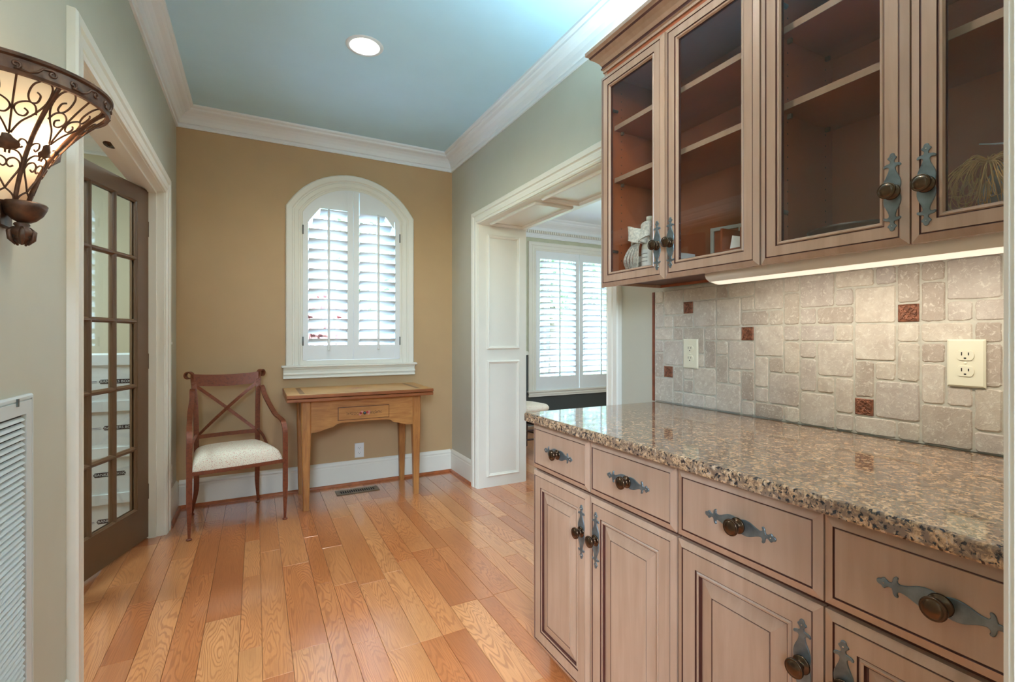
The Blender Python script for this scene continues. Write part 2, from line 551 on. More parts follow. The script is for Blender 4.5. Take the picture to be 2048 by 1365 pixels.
# ------------------------------------------------------------------ mesh helpers
class MB:
    """collects geometry for ONE mesh object"""

    def __init__(self):
        self.v, self.f, self.m, self.sm = [], [], [], []

    def face(self, idx, mi=0, smooth=False):
        self.f.append(tuple(idx)); self.m.append(mi); self.sm.append(smooth)

    def add(self, pts):
        o = len(self.v)
        self.v.extend([tuple(p) for p in pts])
        return o

    def box(self, x0, x1, y0, y1, z0, z1, mi=0, c=0.0):
        if x0 > x1: x0, x1 = x1, x0
        if y0 > y1: y0, y1 = y1, y0
        if z0 > z1: z0, z1 = z1, z0
        if c <= 0:
            o = self.add([(x0, y0, z0), (x1, y0, z0), (x1, y1, z0), (x0, y1, z0), (x0, y0, z1), (x1, y0, z1), (x1, y1, z1), (x0, y1, z1)])
            for q in ((0, 3, 2, 1), (4, 5, 6, 7), (0, 1, 5, 4), (1, 2, 6, 5), (2, 3, 7, 6), (3, 0, 4, 7)):
                self.face([o + i for i in q], mi)
            return self
        # box with chamfered edges
        P = {}
        pts = []
        for sx in (0, 1):
            for sy in (0, 1):
                for sz in (0, 1):
                    X = (x0, x1)[sx]; Y = (y0, y1)[sy]; Z = (z0, z1)[sz]
                    ix = c if sx == 0 else -c; iy = c if sy == 0 else -c; iz = c if sz == 0 else -c
                    P[(sx, sy, sz, 0)] = len(pts); pts.append((X, Y + iy, Z + iz))
                    P[(sx, sy, sz, 1)] = len(pts); pts.append((X + ix, Y, Z + iz))
                    P[(sx, sy, sz, 2)] = len(pts); pts.append((X + ix, Y + iy, Z))
        o = self.add(pts)
        def F(*k):
            self.face([o + P[i] for i in k], mi)
        for a in (0, 1):
            F((a, 0, 0, 0), (a, 1, 0, 0), (a, 1, 1, 0), (a, 0, 1, 0))
            F((0, a, 0, 1), (1, a, 0, 1), (1, a, 1, 1), (0, a, 1, 1))
            F((0, 0, a, 2), (1, 0, a, 2), (1, 1, a, 2), (0, 1, a, 2))
        for a in (0, 1):
            for b in (0, 1):
                F((a, b, 0, 0), (a, b, 1, 0), (a, b, 1, 1), (a, b, 0, 1))
                F((a, 0, b, 0), (a, 1, b, 0), (a, 1, b, 2), (a, 0, b, 2))
                F((0, a, b, 1), (1, a, b, 1), (1, a, b, 2), (0, a, b, 2))
                for d in (0, 1):
                    F((a, b, d, 0), (a, b, d, 1), (a, b, d, 2))
        return self

    def rings(self, w, h, steps, fn, cap=True, back=True, capm=0):
        """concentric rectangles: steps = [(inset, height, mat)], fn maps (a, b, height) to 3D; a in 0..w, b in 0..h"""
        prev = None
        first = None
        for (ins, ht, mi) in steps:
            o = self.add([fn(ins, ins, ht), fn(w - ins, ins, ht), fn(w - ins, h - ins, ht), fn(ins, h - ins, ht)])
            if prev is not None:
                for i in range(4):
                    j = (i + 1) % 4
                    self.face([prev + i, prev + j, o + j, o + i], mi)
            else:
                first = o
            prev = o
        if cap:
            self.face([prev, prev + 1, prev + 2, prev + 3], capm)
        if back:
            self.face([first + 3, first + 2, first + 1, first], 0)
        return self

    def tube(self, pts, r, seg=8, mi=0, cap=True, flat=None):
        """round (or elliptic, flat=(ra, rb)) tube along points; r may be a list"""
        pts = [Vector(p) for p in pts]
        n = len(pts)
        up = None
        base = len(self.v)
        for i, p in enumerate(pts):
            d = (pts[min(i + 1, n - 1)] - pts[max(i - 1, 0)])
            if d.length < 1e-9:
                d = Vector((0, 0, 1))
            d.normalize()
            if up is None:
                up = Vector((0, 0, 1)) if abs(d.z) < 0.9 else Vector((1, 0, 0))
            side = d.cross(up)
            if side.length < 1e-6:
                side = d.cross(Vector((0, 1, 0)))
            side.normalize()
            up = side.cross(d).normalized()
            rr = r[i] if isinstance(r, (list, tuple)) else r
            for k in range(seg):
                a = 2 * pi * k / seg
                ra, rb = (rr, rr) if flat is None else flat
                self.v.append(tuple(p + side * cos(a) * ra + up * sin(a) * rb))
        for i in range(n - 1):
            for k in range(seg):
                k2 = (k + 1) % seg
                self.face([base + i * seg + k, base + i * seg + k2, base + (i + 1) * seg + k2, base + (i + 1) * seg + k], mi, True)
        if cap:
            self.face([base + k for k in range(seg)][::-1], mi)
            self.face([base + (n - 1) * seg + k for k in range(seg)], mi)
        return self

    def ribbon(self, pts, wdir, w, t, mi=0, widths=None):
        """flat bar: path pts, wide direction wdir, width w, thickness t"""
        pts = [Vector(p) for p in pts]
        n = len(pts)
        base = len(self.v)
        for i, p in enumerate(pts):
            d = (pts[min(i + 1, n - 1)] - pts[max(i - 1, 0)]).normalized()
            wd = Vector(wdir(i) if callable(wdir) else wdir)
            wd = (wd - d * wd.dot(d)).normalized()
            nn = d.cross(wd).normalized()
            ww = widths[i] if widths else w
            for a, b in ((-1, -1), (1, -1), (1, 1), (-1, 1)):
                self.v.append(tuple(p + wd * a * ww / 2 + nn * b * t / 2))
        for i in range(n - 1):
            for k in range(4):
                k2 = (k + 1) % 4
                self.face([base + i * 4 + k, base + i * 4 + k2, base + (i + 1) * 4 + k2, base + (i + 1) * 4 + k], mi)
        self.face([base + k for k in (3, 2, 1, 0)], mi)
        self.face([base + (n - 1) * 4 + k for k in (0, 1, 2, 3)], mi)
        return self

    def lathe(self, prof, fn, seg=20, mi=0, smooth=True, arc=(0, 2 * pi)):
        """prof = [(radius, height)], fn maps (x, y, h) to 3D"""
        full = abs(arc[1] - arc[0] - 2 * pi) < 1e-6
        cnt = seg if full else seg + 1
        base = len(self.v)
        for (r, hh) in prof:
            for k in range(cnt):
                a = arc[0] + (arc[1] - arc[0]) * k / seg
                self.v.append(tuple(fn(r * cos(a), r * sin(a), hh)))
        for i in range(len(prof) - 1):
            for k in range(seg):
                k2 = (k + 1) % cnt
                self.face([base + i * cnt + k, base + i * cnt + k2, base + (i + 1) * cnt + k2, base + (i + 1) * cnt + k], mi, smooth)
        return self

    def sweep(self, path, prof, fn, closed=False, mi=0, mats=None, smooth=False, caps=True):
        """path: 2D points in a plane; prof: [(offset to the left of travel, height)]; fn maps (p, q, height) to 3D. Mitred."""
        n = len(path)
        P = [Vector(p) for p in path]
        base = len(self.v)
        k = len(prof)
        for i in range(n):
            dirs = []
            if closed or i > 0:
                dirs.append((P[i] - P[i - 1]).normalized())
            if closed or i < n - 1:
                dirs.append((P[(i + 1) % n] - P[i]).normalized())
            ns = [Vector((-d.y, d.x)) for d in dirs]
            if len(ns) == 2:
                mvec = ns[0] + ns[1]
                mvec = mvec / max(1e-6, (1 + ns[0].dot(ns[1])))
            else:
                mvec = ns[0]
            for (o, hh) in prof:
                q = P[i] + mvec * o
                self.v.append(tuple(fn(q.x, q.y, hh)))
        cnt = n if closed else n - 1
        for i in range(cnt):
            j = (i + 1) % n
            for a in range(k - 1):
                self.face([base + i * k + a, base + i * k + a + 1, base + j * k + a + 1, base + j * k + a], mats[a] if mats else mi, smooth)
        if caps and not closed:
            self.face([base + a for a in range(k)], mi)
            self.face([base + (n - 1) * k + a for a in range(k)][::-1], mi)
        return self

    def build(self, name, mats, parent=None, auto=True):
        me = bpy.data.meshes.new(name)
        me.from_pydata(self.v, [], self.f)
        if isinstance(mats, str):
            mats = [mats]
        for mm in mats:
            me.materials.append(MATS[mm])
        me.polygons.foreach_set('material_index', self.m)
        me.polygons.foreach_set('use_smooth', self.sm)
        me.update()
        if auto:
            b = bmesh.new(); b.from_mesh(me)
            bmesh.ops.recalc_face_normals(b, faces=b.faces)
            b.to_mesh(me); b.free()
        return link(name, me, parent)


def link(name, me, parent=None):
    o = bpy.data.objects.new(name, me)
    COL.objects.link(o)
    if parent is not None:
        o.parent = parent
    return o


def tag(o, label, cat=None, group=None, kind=None):
    o['label'] = label
    if cat:
        o['category'] = cat
    if group:
        o['group'] = group
    if kind:
        o['kind'] = kind
    return o


def thing(name, label, cat, loc=(0, 0, 0), rz=0.0, group=None, kind=None):
    o = bpy.data.objects.new(name, None)
    o.empty_display_size = 0.05
    COL.objects.link(o)
    o.location = loc
    o.rotation_euler = (0, 0, rz)
    return tag(o, label, cat, group, kind)


def struct(o, label=None):
    o['kind'] = 'structure'
    if label:
        o['label'] = label
    return o


def recenter(o):
    """move a mesh object's origin to its centre, geometry stays put (gives each piece its own texture space)"""
    me = o.data
    xs = [v.co for v in me.vertices]
    c = sum((v for v in xs), Vector()) / len(xs)
    me.transform(Matrix.Translation(-c))
    o.location = Vector(o.location) + c
    return o


def clone(o, parent, loc=None):
    c = o.copy()
    COL.objects.link(c)
    c.parent = parent
    if loc is not None:
        c.location = loc
    return c


def clone_tree(o, parent=None):
    kids = list(o.children)
    c = o.copy()
    COL.objects.link(c)
    c.parent = parent
    for k in kids:
        clone_tree(k, c)
    return c


IDENT = lambda a, b, h: (a, b, h)


def smooth(pts, n=6):
    """Catmull-Rom through points"""
    P = [Vector(p) for p in pts]
    res = []
    for i in range(len(P) - 1):
        p0 = P[max(i - 1, 0)]; p1 = P[i]; p2 = P[i + 1]; p3 = P[min(i + 2, len(P) - 1)]
        for k in range(n):
            t_ = k / n
            res.append(0.5 * ((2 * p1) + (p2 - p0) * t_ + (2 * p0 - 5 * p1 + 4 * p2 - p3) * t_ * t_ + (3 * p1 - p0 - 3 * p2 + p3) * t_ ** 3))
    res.append(P[-1])
    return res



# ================================================================== STRUCTURE
# ---- floor: sub-floor slab with oak planks
mb = MB()
mb.box(-3.2, XL - 0.12, -2.0, 5.12, -0.08, -0.012)
mb.box(XL - 0.12, XR, -2.0, YB + 0.16, -0.08, -0.012)
mb.box(XR, 6.2, -2.0, 5.78, -0.08, -0.012)
floor = struct(mb.build('floor', 'oak_floor'), 'oak plank floor stained warm orange brown')
edges = [-0.70, -0.62, -0.50, -0.40, -0.293, -0.187, -0.057, 0.021, 0.12, 0.25, 0.33, 0.436, 0.567, 0.66, 0.76, 0.89, 0.97,
         1.10, 1.18, 1.28, 1.41, 1.49, 1.59, 1.72, 1.80, 1.90, 2.03, 2.13, 2.26, 2.36, 2.46]
rnd = random.Random(11)
for i in range(len(edges) - 1):
    a, b = edges[i], edges[i + 1]
    y = 0.35 - rnd.random() * 0.5
    yend = 4.055 if b <= XD else 5.2
    if a > 0.97:
        y = 1.45 - rnd.random() * 0.3
    while y < yend:
        ln = rnd.uniform(0.42, 1.15)
        y1 = min(y + ln, yend)
        if yend - y1 < 0.2:
            y1 = yend
        g = 0.0006
        mb = MB()
        mb.rings(b - a - 2 * g, y1 - y - 2 * g, [(0, -0.012, 0), (0, -0.0009, 0), (0.0012, 0, 0)],
                 lambda p, q, h, a=a, y=y: (a + g + p, y + g + q, h), back=False)
        recenter(mb.build('plank', 'oak_floor', floor))
        y = y1

# ---- ceiling (with the round holes of the recessed lights)
CANS = [(0.527, 0.85), (0.527, 2.72)]
mb = MB()
hx0, hx1 = 0.527 - 0.12, 0.527 + 0.12
YO = YB + 0.16                 # outside face of the end wall
mb.box(-3.2, XL - 0.12, -2.02, 5.12, HC, HC + 0.1)
mb.box(XL - 0.12, hx0, -2.02, YO, HC, HC + 0.1)
mb.box(hx1, XR, -2.02, YO, HC, HC + 0.1)
mb.box(XR, 6.2, -2.02, 5.78, HC, HC + 0.1)
ycuts = [-2.02]
for (cx_, cy_) in CANS:
    mb.box(hx0, hx1, ycuts[-1], cy_ - 0.12, HC, HC + 0.1)
    ycuts.append(cy_ + 0.12)
    N = 32
    def sq(a):
        k = 0.12 / max(abs(cos(a)), abs(sin(a)))
        return (cx_ + k * cos(a), cy_ + k * sin(a), HC)
    o = len(mb.v)
    for i in range(N):
        a = 2 * pi * i / N + pi / N * 0
        mb.v.append((cx_ + 0.082 * cos(a), cy_ + 0.082 * sin(a), HC)); mb.v.append(sq(a))
    for i in range(N):
        j = (i + 1) % N
        mb.face([o + 2 * i, o + 2 * i + 1, o + 2 * j + 1, o + 2 * j])
mb.box(hx0, hx1, ycuts[-1], YO, HC, HC + 0.1)
struct(mb.build('ceiling', 'ceiling_cool_tint'), 'hall ceiling with cool daylight tinted into its pale blue colour')

mb = MB(); mb.box(XD, 6.08, 0.09, 5.62, HC - 0.004, HC - 0.0005); struct(mb.build('ceiling_dining', 'crown_paint'), 'white dining room ceiling')

# ---- walls
mb = MB()
T = 0.12
mb.box(XL - T, XL, -0.02, DOORWAY[0] - 0.02, 0, HC)
mb.box(XL - T, XL, DOORWAY[1] + 0.02, 5.0, 0, HC)
mb.box(XL - T, XL, DOORWAY[0] - 0.02, DOORWAY[1] + 0.02, HEADL + 0.02, HC)
struct(mb.build('wall_left', 'wall_paint'), 'tan painted wall with french door opening')

mb = MB()
mb.box(XR, XD, 0.05, OPEN[0] - 0.02, 0, HC)
mb.box(XR, XD, OPEN[1] + 0.02, 5.75, 0, HC)
mb.box(XR, XD, OPEN[0] - 0.02, OPEN[1] + 0.02, HEAD + 0.02, HC)
struct(mb.build('wall_right', 'wall_paint'), 'tan painted wall with wide cased opening')

# back wall with the arched window opening
WX0, WX1 = 0.314, 1.075
WC = (WX0 + WX1) / 2
WZ0, WZS, WZT = 1.0, 2.16, 2.375
AR = ((WX1 - WX0) ** 2 / 4 + (WZT - WZS) ** 2) / (2 * (WZT - WZS))
AZ = WZT - AR


def arch_pts(half, R, n=20, z0=AZ):
    """points of the arch from right spring to left spring"""
    a0 = math.acos(half / R)
    return [(WC + R * cos(a0 + (pi - 2 * a0) * i / n), z0 + R * sin(a0 + (pi - 2 * a0) * i / n)) for i in range(n + 1)]


BT = 0.16
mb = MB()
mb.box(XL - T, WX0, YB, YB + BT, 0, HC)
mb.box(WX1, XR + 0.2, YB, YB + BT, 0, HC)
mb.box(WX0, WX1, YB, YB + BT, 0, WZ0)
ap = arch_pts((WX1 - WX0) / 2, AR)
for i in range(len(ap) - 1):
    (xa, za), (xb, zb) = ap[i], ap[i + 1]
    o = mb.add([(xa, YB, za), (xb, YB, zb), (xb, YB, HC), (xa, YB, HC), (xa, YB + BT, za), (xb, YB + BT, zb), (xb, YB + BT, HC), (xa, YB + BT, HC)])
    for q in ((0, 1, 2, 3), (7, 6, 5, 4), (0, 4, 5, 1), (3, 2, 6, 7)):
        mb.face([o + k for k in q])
struct(mb.build('wall_back', 'wall_paint_warmlit'), 'tan painted end wall with arched window')

# return wall at the near end with the opening the camera looks through
mb = MB()
mb.box(0.476, 2.2, -0.03, Y0 - 0.02, 0, HC)
struct(mb.build('wall_front', 'wall_paint'), 'tan painted return wall beside the cabinets')

# kitchen behind the camera
mb = MB()
KY = -1.9
mb.box(-3.2, XL - T, -0.03, 0.09, 0, HC)
mb.box(-2.72, -2.6, KY, 0.09, 0, HC)
mb.box(3.4, 3.52, KY, 0.09, 0, HC)
mb.box(2.2, 3.52, -0.03, 0.09, 0, HC)
mb.box(-2.72, -2.4, KY - 0.12, KY, 0, HC)
mb.box(-0.3, 3.52, KY - 0.12, KY, 0, HC)
mb.box(-2.4, -0.3, KY - 0.12, KY, 0, 1.75)  # window opening added and sized to steer cool light into the hall
mb.box(-2.4, -0.3, KY - 0.12, KY, 2.6, HC)
for px in (-1.7, -1.0):
    mb.box(px - 0.04, px + 0.04, KY - 0.10, KY - 0.02, 1.75, 2.6)
struct(mb.build('wall_kitchen', 'study_paint'), 'pale kitchen walls behind the viewer')
light('window_portal', 'AREA', (-1.35, KY - 0.1, 2.175), 1, rot=(radians(90), 0, 0), size=2.1, size_y=0.85, portal=True)

# dining room walls
DY = 5.62
DW0, DW1, DZ0, DZ1 = 3.33, 4.76, 0.46, 2.36
mb = MB()
mb.box(XD, DW0, DY, DY + 0.16, 0, HC, 0)
mb.box(DW1, 6.2, DY, DY + 0.16, 0, HC, 0)
mb.box(DW0, DW1, DY, DY + 0.16, DZ1, HC, 0)
mb.box(DW0, DW1, DY, DY + 0.16, 0, DZ0, 0)
mb.box(6.08, 6.2, 0.0, DY, 0, HC, 0)
mb.box(XD, 6.2, -0.03, 0.09, 0, HC, 0)
# dark painted dado below the rail
mb.box(XD + 0.001, DW0 - 0.11, DY - 0.006, DY, 0, 0.96, 1)
mb.box(DW1 + 0.11, 6.08, DY - 0.006, DY, 0, 0.96, 1)
mb.box(DW0 - 0.11, DW1 + 0.11, DY - 0.006, DY, 0, 0.40, 1)
struct(mb.build('wall_dining', ['dining_upper', 'dining_lower']), 'green beige dining room wall with dark grey dado')

# study walls beyond the french door
mb = MB()
mb.box(-3.2, XL - T, 5.0, 5.12, 0, HC)
mb.box(-3.2, -3.08, 0.09, 5.0, 0, HC)
struct(mb.build('wall_study', 'study_paint'), 'pale beige study wall beyond the french door')

# ------------------------------------------------------------------ trim
CROWN = [(0.0, -0.135), (0.012, -0.135), (0.014, -0.122), (0.010, -0.118), (0.010, -0.108), (0.020, -0.104), (0.024, -0.094),
         (0.030, -0.078), (0.044, -0.058), (0.062, -0.044), (0.082, -0.036), (0.090, -0.030), (0.092, -0.020), (0.100, -0.018),
         (0.108, -0.012), (0.110, 0.0)]


def crown(name, path, label, prof=CROWN, z=HC, mat='crown_paint'):
    mb = MB()
    mb.sweep(path, prof, lambda p, q, h: (p, q, z + h))
    return struct(mb.build(name, mat), label)


# travel so that the left-hand side is the room interior
crown('trim_1', [(XR, Y0 - 0.02), (XR, YB), (XL, YB), (XL, -0.02)], 'white crown moulding around the hall ceiling')
crown('trim_2', [(XL - T, 5.0), (-3.08, 5.0)], 'white crown moulding in the study')
DCROWN = [(0.0, -0.26), (0.014, -0.26), (0.016, -0.24), (0.012, -0.235), (0.012, -0.205), (0.020, -0.20), (0.028, -0.165), (0.034, -0.155),
          (0.034, -0.12), (0.05, -0.10), (0.085, -0.07), (0.10, -0.05), (0.10, -0.035), (0.125, -0.02), (0.13, 0.0)]
cr = crown('trim_3', [(6.08, DY), (XD, DY), (XD, OPEN[1])], 'white dentil crown moulding in the dining room', DCROWN)
dm = None
for k in range(52):
    x = 3.02 + k * 0.030
    if dm is None:
        mb = MB(); mb.box(-0.009, 0.009, -0.014, 0.014, -0.016, 0.016)
        dm = mb.build('dentil', 'trim_paint', cr)
        dm.location = (x, DY - 0.040, HC - 0.185)
    else:
        clone(dm, cr, (x, DY - 0.040, HC - 0.185))

# door and opening casings: profile across the face (offset outward from the opening, height out of the wall)
CASE = [(0.004, 0.0), (0.004, 0.012), (0.012, 0.017), (0.018, 0.013), (0.022, 0.013), (0.026, 0.018), (0.052, 0.020), (0.058, 0.016),
        (0.064, 0.016), (0.070, 0.024), (0.096, 0.026), (0.102, 0.020), (0.104, 0.0)]


def casing(name, y0, y1, z1, fn, label, prof=CASE, sign=1, z0=0.0):
    mb = MB()
    path = [(y1, z0), (y1, z1), (y0, z1), (y0, z0)]
    pr = [(-o, h) for (o, h) in prof]      # outward = right-hand side when travelling this way
    mb.sweep(path, pr, fn)
    return struct(mb.build(name, 'trim_paint'), label)


casing('trim_4', DOORWAY[0], DOORWAY[1], HEADL, lambda p, q, h: (XL + h, p, q), 'white casing around the french door opening')
casing('trim_5', OPEN[0], OPEN[1], HEAD, lambda p, q, h: (XR - h, p, q), 'white casing around the wide opening')
casing('trim_6', OPEN[0], OPEN[1], HEAD, lambda p, q, h: (XD + h, p, q), 'white casing on the dining side of the opening')

# jamb lining of the french door opening
mb = MB()
mb.box(XL - T - 0.02, XL + 0.002, DOORWAY[0] - 0.02, DOORWAY[0], 0, HEADL + 0.02)
mb.box(XL - T - 0.02, XL + 0.002, DOORWAY[1], DOORWAY[1] + 0.02, 0, HEADL + 0.02)
mb.box(XL - T - 0.02, XL + 0.002, DOORWAY[0], DOORWAY[1], HEADL, HEADL + 0.02)
# stops
mb.box(XL - 0.075, XL - 0.035, DOORWAY[1] - 0.012, DOORWAY[1], 0, HEADL)
mb.box(XL - 0.075, XL - 0.035, DOORWAY[0], DOORWAY[0] + 0.012, 0, HEADL)
mb.box(XL - 0.075, XL - 0.035, DOORWAY[0] + 0.012, DOORWAY[1] - 0.012, HEADL - 0.012, HEADL)
jm = struct(mb.build('trim_7', 'trim_paint'), 'white jamb lining of the french door opening')
mb = MB()
mb.lathe([(0.0, 0.008), (0.007, 0.006), (0.009, 0.0), (0.022, 0.0), (0.022, -0.002), (0.0, -0.002)], lambda x, y, h: (XL - 0.095 + x, 2.78 + y * 2.2, HEADL - 0.001 - h), 14)
mb.build('ball_catch', 'bronze', jm)

# lining of the wide cased opening, with panel mouldings
mb = MB()
mb.box(XR - 0.002, XD + 0.002, OPEN[1], OPEN[1] + 0.02, 0, HEAD + 0.02)
mb.box(XR - 0.002, XD + 0.002, OPEN[0] - 0.02, OPEN[0], 0, HEAD + 0.02)
mb.box(XR - 0.002, XD + 0.002, OPEN[0], OPEN[1], HEAD, HEAD + 0.02)
lin = struct(mb.build('trim_8', 'trim_paint'), 'white panelled lining of the wide opening')
PM = [(0.0, 0.0), (0.0, 0.008), (0.006, 0.016), (0.012, 0.018), (0.017, 0.012), (0.022, 0.010), (0.026, 0.004), (0.026, 0.0)]


def panel_moulding(a0, a1, b0, b1, fn, parent):
    mb = MB()
    mb.sweep([(a0, b0), (a1, b0), (a1, b1), (a0, b1)], PM, fn, closed=True)
    return mb.build('panel_moulding', 'trim_paint', parent)


for (z0, z1) in ((0.082, 1.005), (1.093, 2.003)):
    panel_moulding(1.612, 1.905, z0, z1, lambda p, q, h: (p, OPEN[1] - h, q), lin)
    panel_moulding(1.612, 1.905, z0, z1, lambda p, q, h: (p, OPEN[0] + h, q), lin)
panel_moulding(1.60, 1.90, 2.70, 3.39, lambda p, q, h: (p, q, HEAD - h), lin)
panel_moulding(1.60, 1.90, 1.98, 2.625, lambda p, q, h: (p, q, HEAD - h), lin)

# near opening the camera looks through: casing and jamb at the right edge of the frame
NX = 0.4570
mb = MB()
mb.box(NX + 0.004, NX + 0.024, -0.05, Y0 - 0.018, 0, 2.36)
mb.sweep([(NX + 0.004, 0), (NX + 0.004, 2.34)], [(-o, h) for (o, h) in CASE], lambda p, q, h: (p, Y0 - 0.026 + h, q))
mb.sweep([(NX + 0.004, 0), (NX + 0.004, 2.34)], [(-o, h) for (o, h) in CASE], lambda p, q, h: (p, -0.03 - h, q))
mb.box(NX + 0.0, NX + 0.006, 0.03, 0.07, 0, 2.34)
struct(mb.build('trim_9', 'trim_paint'), 'white door casing at the right edge beside the counter')

# baseboards with stained shoe moulding
BASE = [(0, 0), (0.016, 0), (0.016, 0.150), (0.013, 0.155), (0.013, 0.163), (0.016, 0.168), (0.013, 0.180), (0.006, 0.190), (0.0, 0.194)]
SHOE = [(0.016, 0), (0.033, 0), (0.032, 0.008), (0.027, 0.016), (0.020, 0.020), (0.016, 0.021)]


def baseboard(name, path, label, shoe=True):
    mb = MB(); mb.sweep(path, BASE, lambda p, q, h: (p, q, h))
    o = struct(mb.build(name, 'trim_paint'), label)
    if shoe:
        mb = MB(); mb.sweep(path, SHOE, lambda p, q, h: (p, q, h))
        mb.build('shoe_moulding', 'shoe_wood', o)
    return o


baseboard('baseboard_back', [(XR - 0.0161, YB), (XL + 0.0161, YB)], 'white baseboard along the end wall')
baseboard('baseboard_left', [(XL, YB), (XL, DOORWAY[1] + 0.105)], 'white baseboard between french door and corner')
baseboard('baseboard_near', [(XL, DOORWAY[0] - 0.105), (XL, 0.0)], 'white baseboard below the return air grille')
baseboard('baseboard_right', [(XR, OPEN[1] + 0.105), (XR, YB)], 'white baseboard between opening and corner')
mb = MB()
mb.sweep([(DW0 - 0.112, 0.98), (XD, 0.98)], [(-0.02, 0), (-0.018, 0.012), (0.0, 0.018), (0.02, 0.024), (0.03, 0.03), (0.032, 0.0)], lambda p, q, h: (p, DY - h, q))
struct(mb.build('trim_10', 'trim_paint'), 'white chair rail beside the dining room window')

# ------------------------------------------------------------------ window 1 (arched, plantation shutters)
win = thing('window_1', 'arched window with white plantation shutters above the wooden table', None, (0, 0, 0))
win['kind'] = 'structure'
WCASE = [(-0.012, 0.0), (-0.012, 0.012), (0.0, 0.018), (0.010, 0.018), (0.014, 0.013), (0.020, 0.013), (0.026, 0.019), (0.052, 0.022), (0.057, 0.017),
         (0.064, 0.017), (0.072, 0.026), (0.106, 0.030), (0.114, 0.024), (0.116, 0.0)]
mb = MB()
path = [(WX1, WZ0 - 0.03)] + ap + [(WX0, WZ0 - 0.03)]
mb.sweep(path, [(-o, h) for o, h in WCASE], lambda p, q, h: (p, YB - h, q))
mb.build('casing', 'trim_paint', win)
mb = MB()
mb.box(0.168, 1.212, YB - 0.058, YB + 0.02, 0.958, 0.975, c=0.005)
mb.build('sill', 'trim_paint', win)
mb = MB()
mb.sweep([(0.182, 0), (1.196, 0)],
         [(0, 0.958), (0.040, 0.958), (0.042, 0.950), (0.030, 0.940), (0.026, 0.925), (0.028, 0.922), (0.040, 0.918), (0.043, 0.908), (0.038, 0.900), (0.028, 0.897),
          (0.030, 0.892), (0.038, 0.889), (0.040, 0.878), (0.034, 0.872), (0, 0.872)], lambda p, q, h: (p, YB - q, h))
mb.build('apron', 'trim_paint', win)
mb = MB(); mb.box(WX0 - 0.02, WX1 + 0.02, YB - 0.017, YB, 0.975, WZ0 + 0.010, c=0.002)
mb.build('bottom_rail', 'trim_paint', win)
# reveal lining
mb = MB()
pp = [(WX1, WZ0)] + ap + [(WX0, WZ0)]
mb.sweep(pp, [(0, 0), (0.012, 0), (0.012, BT + 0.01), (0, BT + 0.01)], lambda p, q, h: (p, YB + h - 0.004, q))
mb.box(WX0, WX1, YB - 0.004, YB + BT, WZ0 - 0.006, WZ0 + 0.006)
mb.build('reveal', 'shutter_paint', win)
# sash, grille and pane
mb = MB()
yy = YB + 0.115
mb.sweep(pp, [(0.0121, 0), (0.05, 0), (0.05, 0.03), (0.0121, 0.03)], lambda p, q, h: (p, yy + h, q))
mb.box(WX0 + 0.012, WX1 - 0.012, yy, yy + 0.03, WZ0 + 0.005, WZ0 + 0.06)
for gx in (0.565, 0.815):
    mb.box(gx - 0.011, gx + 0.011, yy + 0.004, yy + 0.026, WZ0 + 0.05, 2.345)
for gz in (1.32, 1.66, 2.0):
    mb.box(WX0 + 0.04, WX1 - 0.04, yy + 0.006, yy + 0.024, gz - 0.011, gz + 0.011)
mb.build('sash', 'shutter_paint', win)
mb = MB()
gp = [(x, z) for x, z in arch_pts((WX1 - WX0) / 2 - 0.03, AR - 0.03)]
loop = [(WX1 - 0.03, WZ0 + 0.03)] + gp + [(WX0 + 0.03, WZ0 + 0.03)]
o = mb.add([(x, yy + 0.014, z) for x, z in loop]); mb.face(range(o, o + len(loop)))
o = mb.add([(x, yy + 0.017, z) for x, z in loop]); mb.face(list(range(o, o + len(loop)))[::-1])
for i in range(len(loop)):
    j = (i + 1) % len(loop)
    mb.face([i, j, len(loop) + j, len(loop) + i])
mb.build('pane', 'pane_glass', win)


def louver_mesh(w, cut=0.0, cutside=1):
    """elliptic blade along x (centre at origin), 0.089 deep, tilted so that the room-side edge is high"""
    mb = MB()
    sec = []
    hw, ht = 0.0445, 0.0052
    for k in range(12):
        a = 2 * pi * k / 12
        sec.append((hw * cos(a), ht * sin(a)))
    t = radians(-27)
    for sx in (-1, 1):
        for (y, z) in sec:
            x = sx * w / 2
            mb.v.append((x, y * cos(t) - z * sin(t), y * sin(t) + z * cos(t)))
    for k in range(12):
        k2 = (k + 1) % 12
        mb.face([k, k2, 12 + k2, 12 + k], 0, True)
    mb.face(range(11, -1, -1)); mb.face(range(12, 24))
    return mb


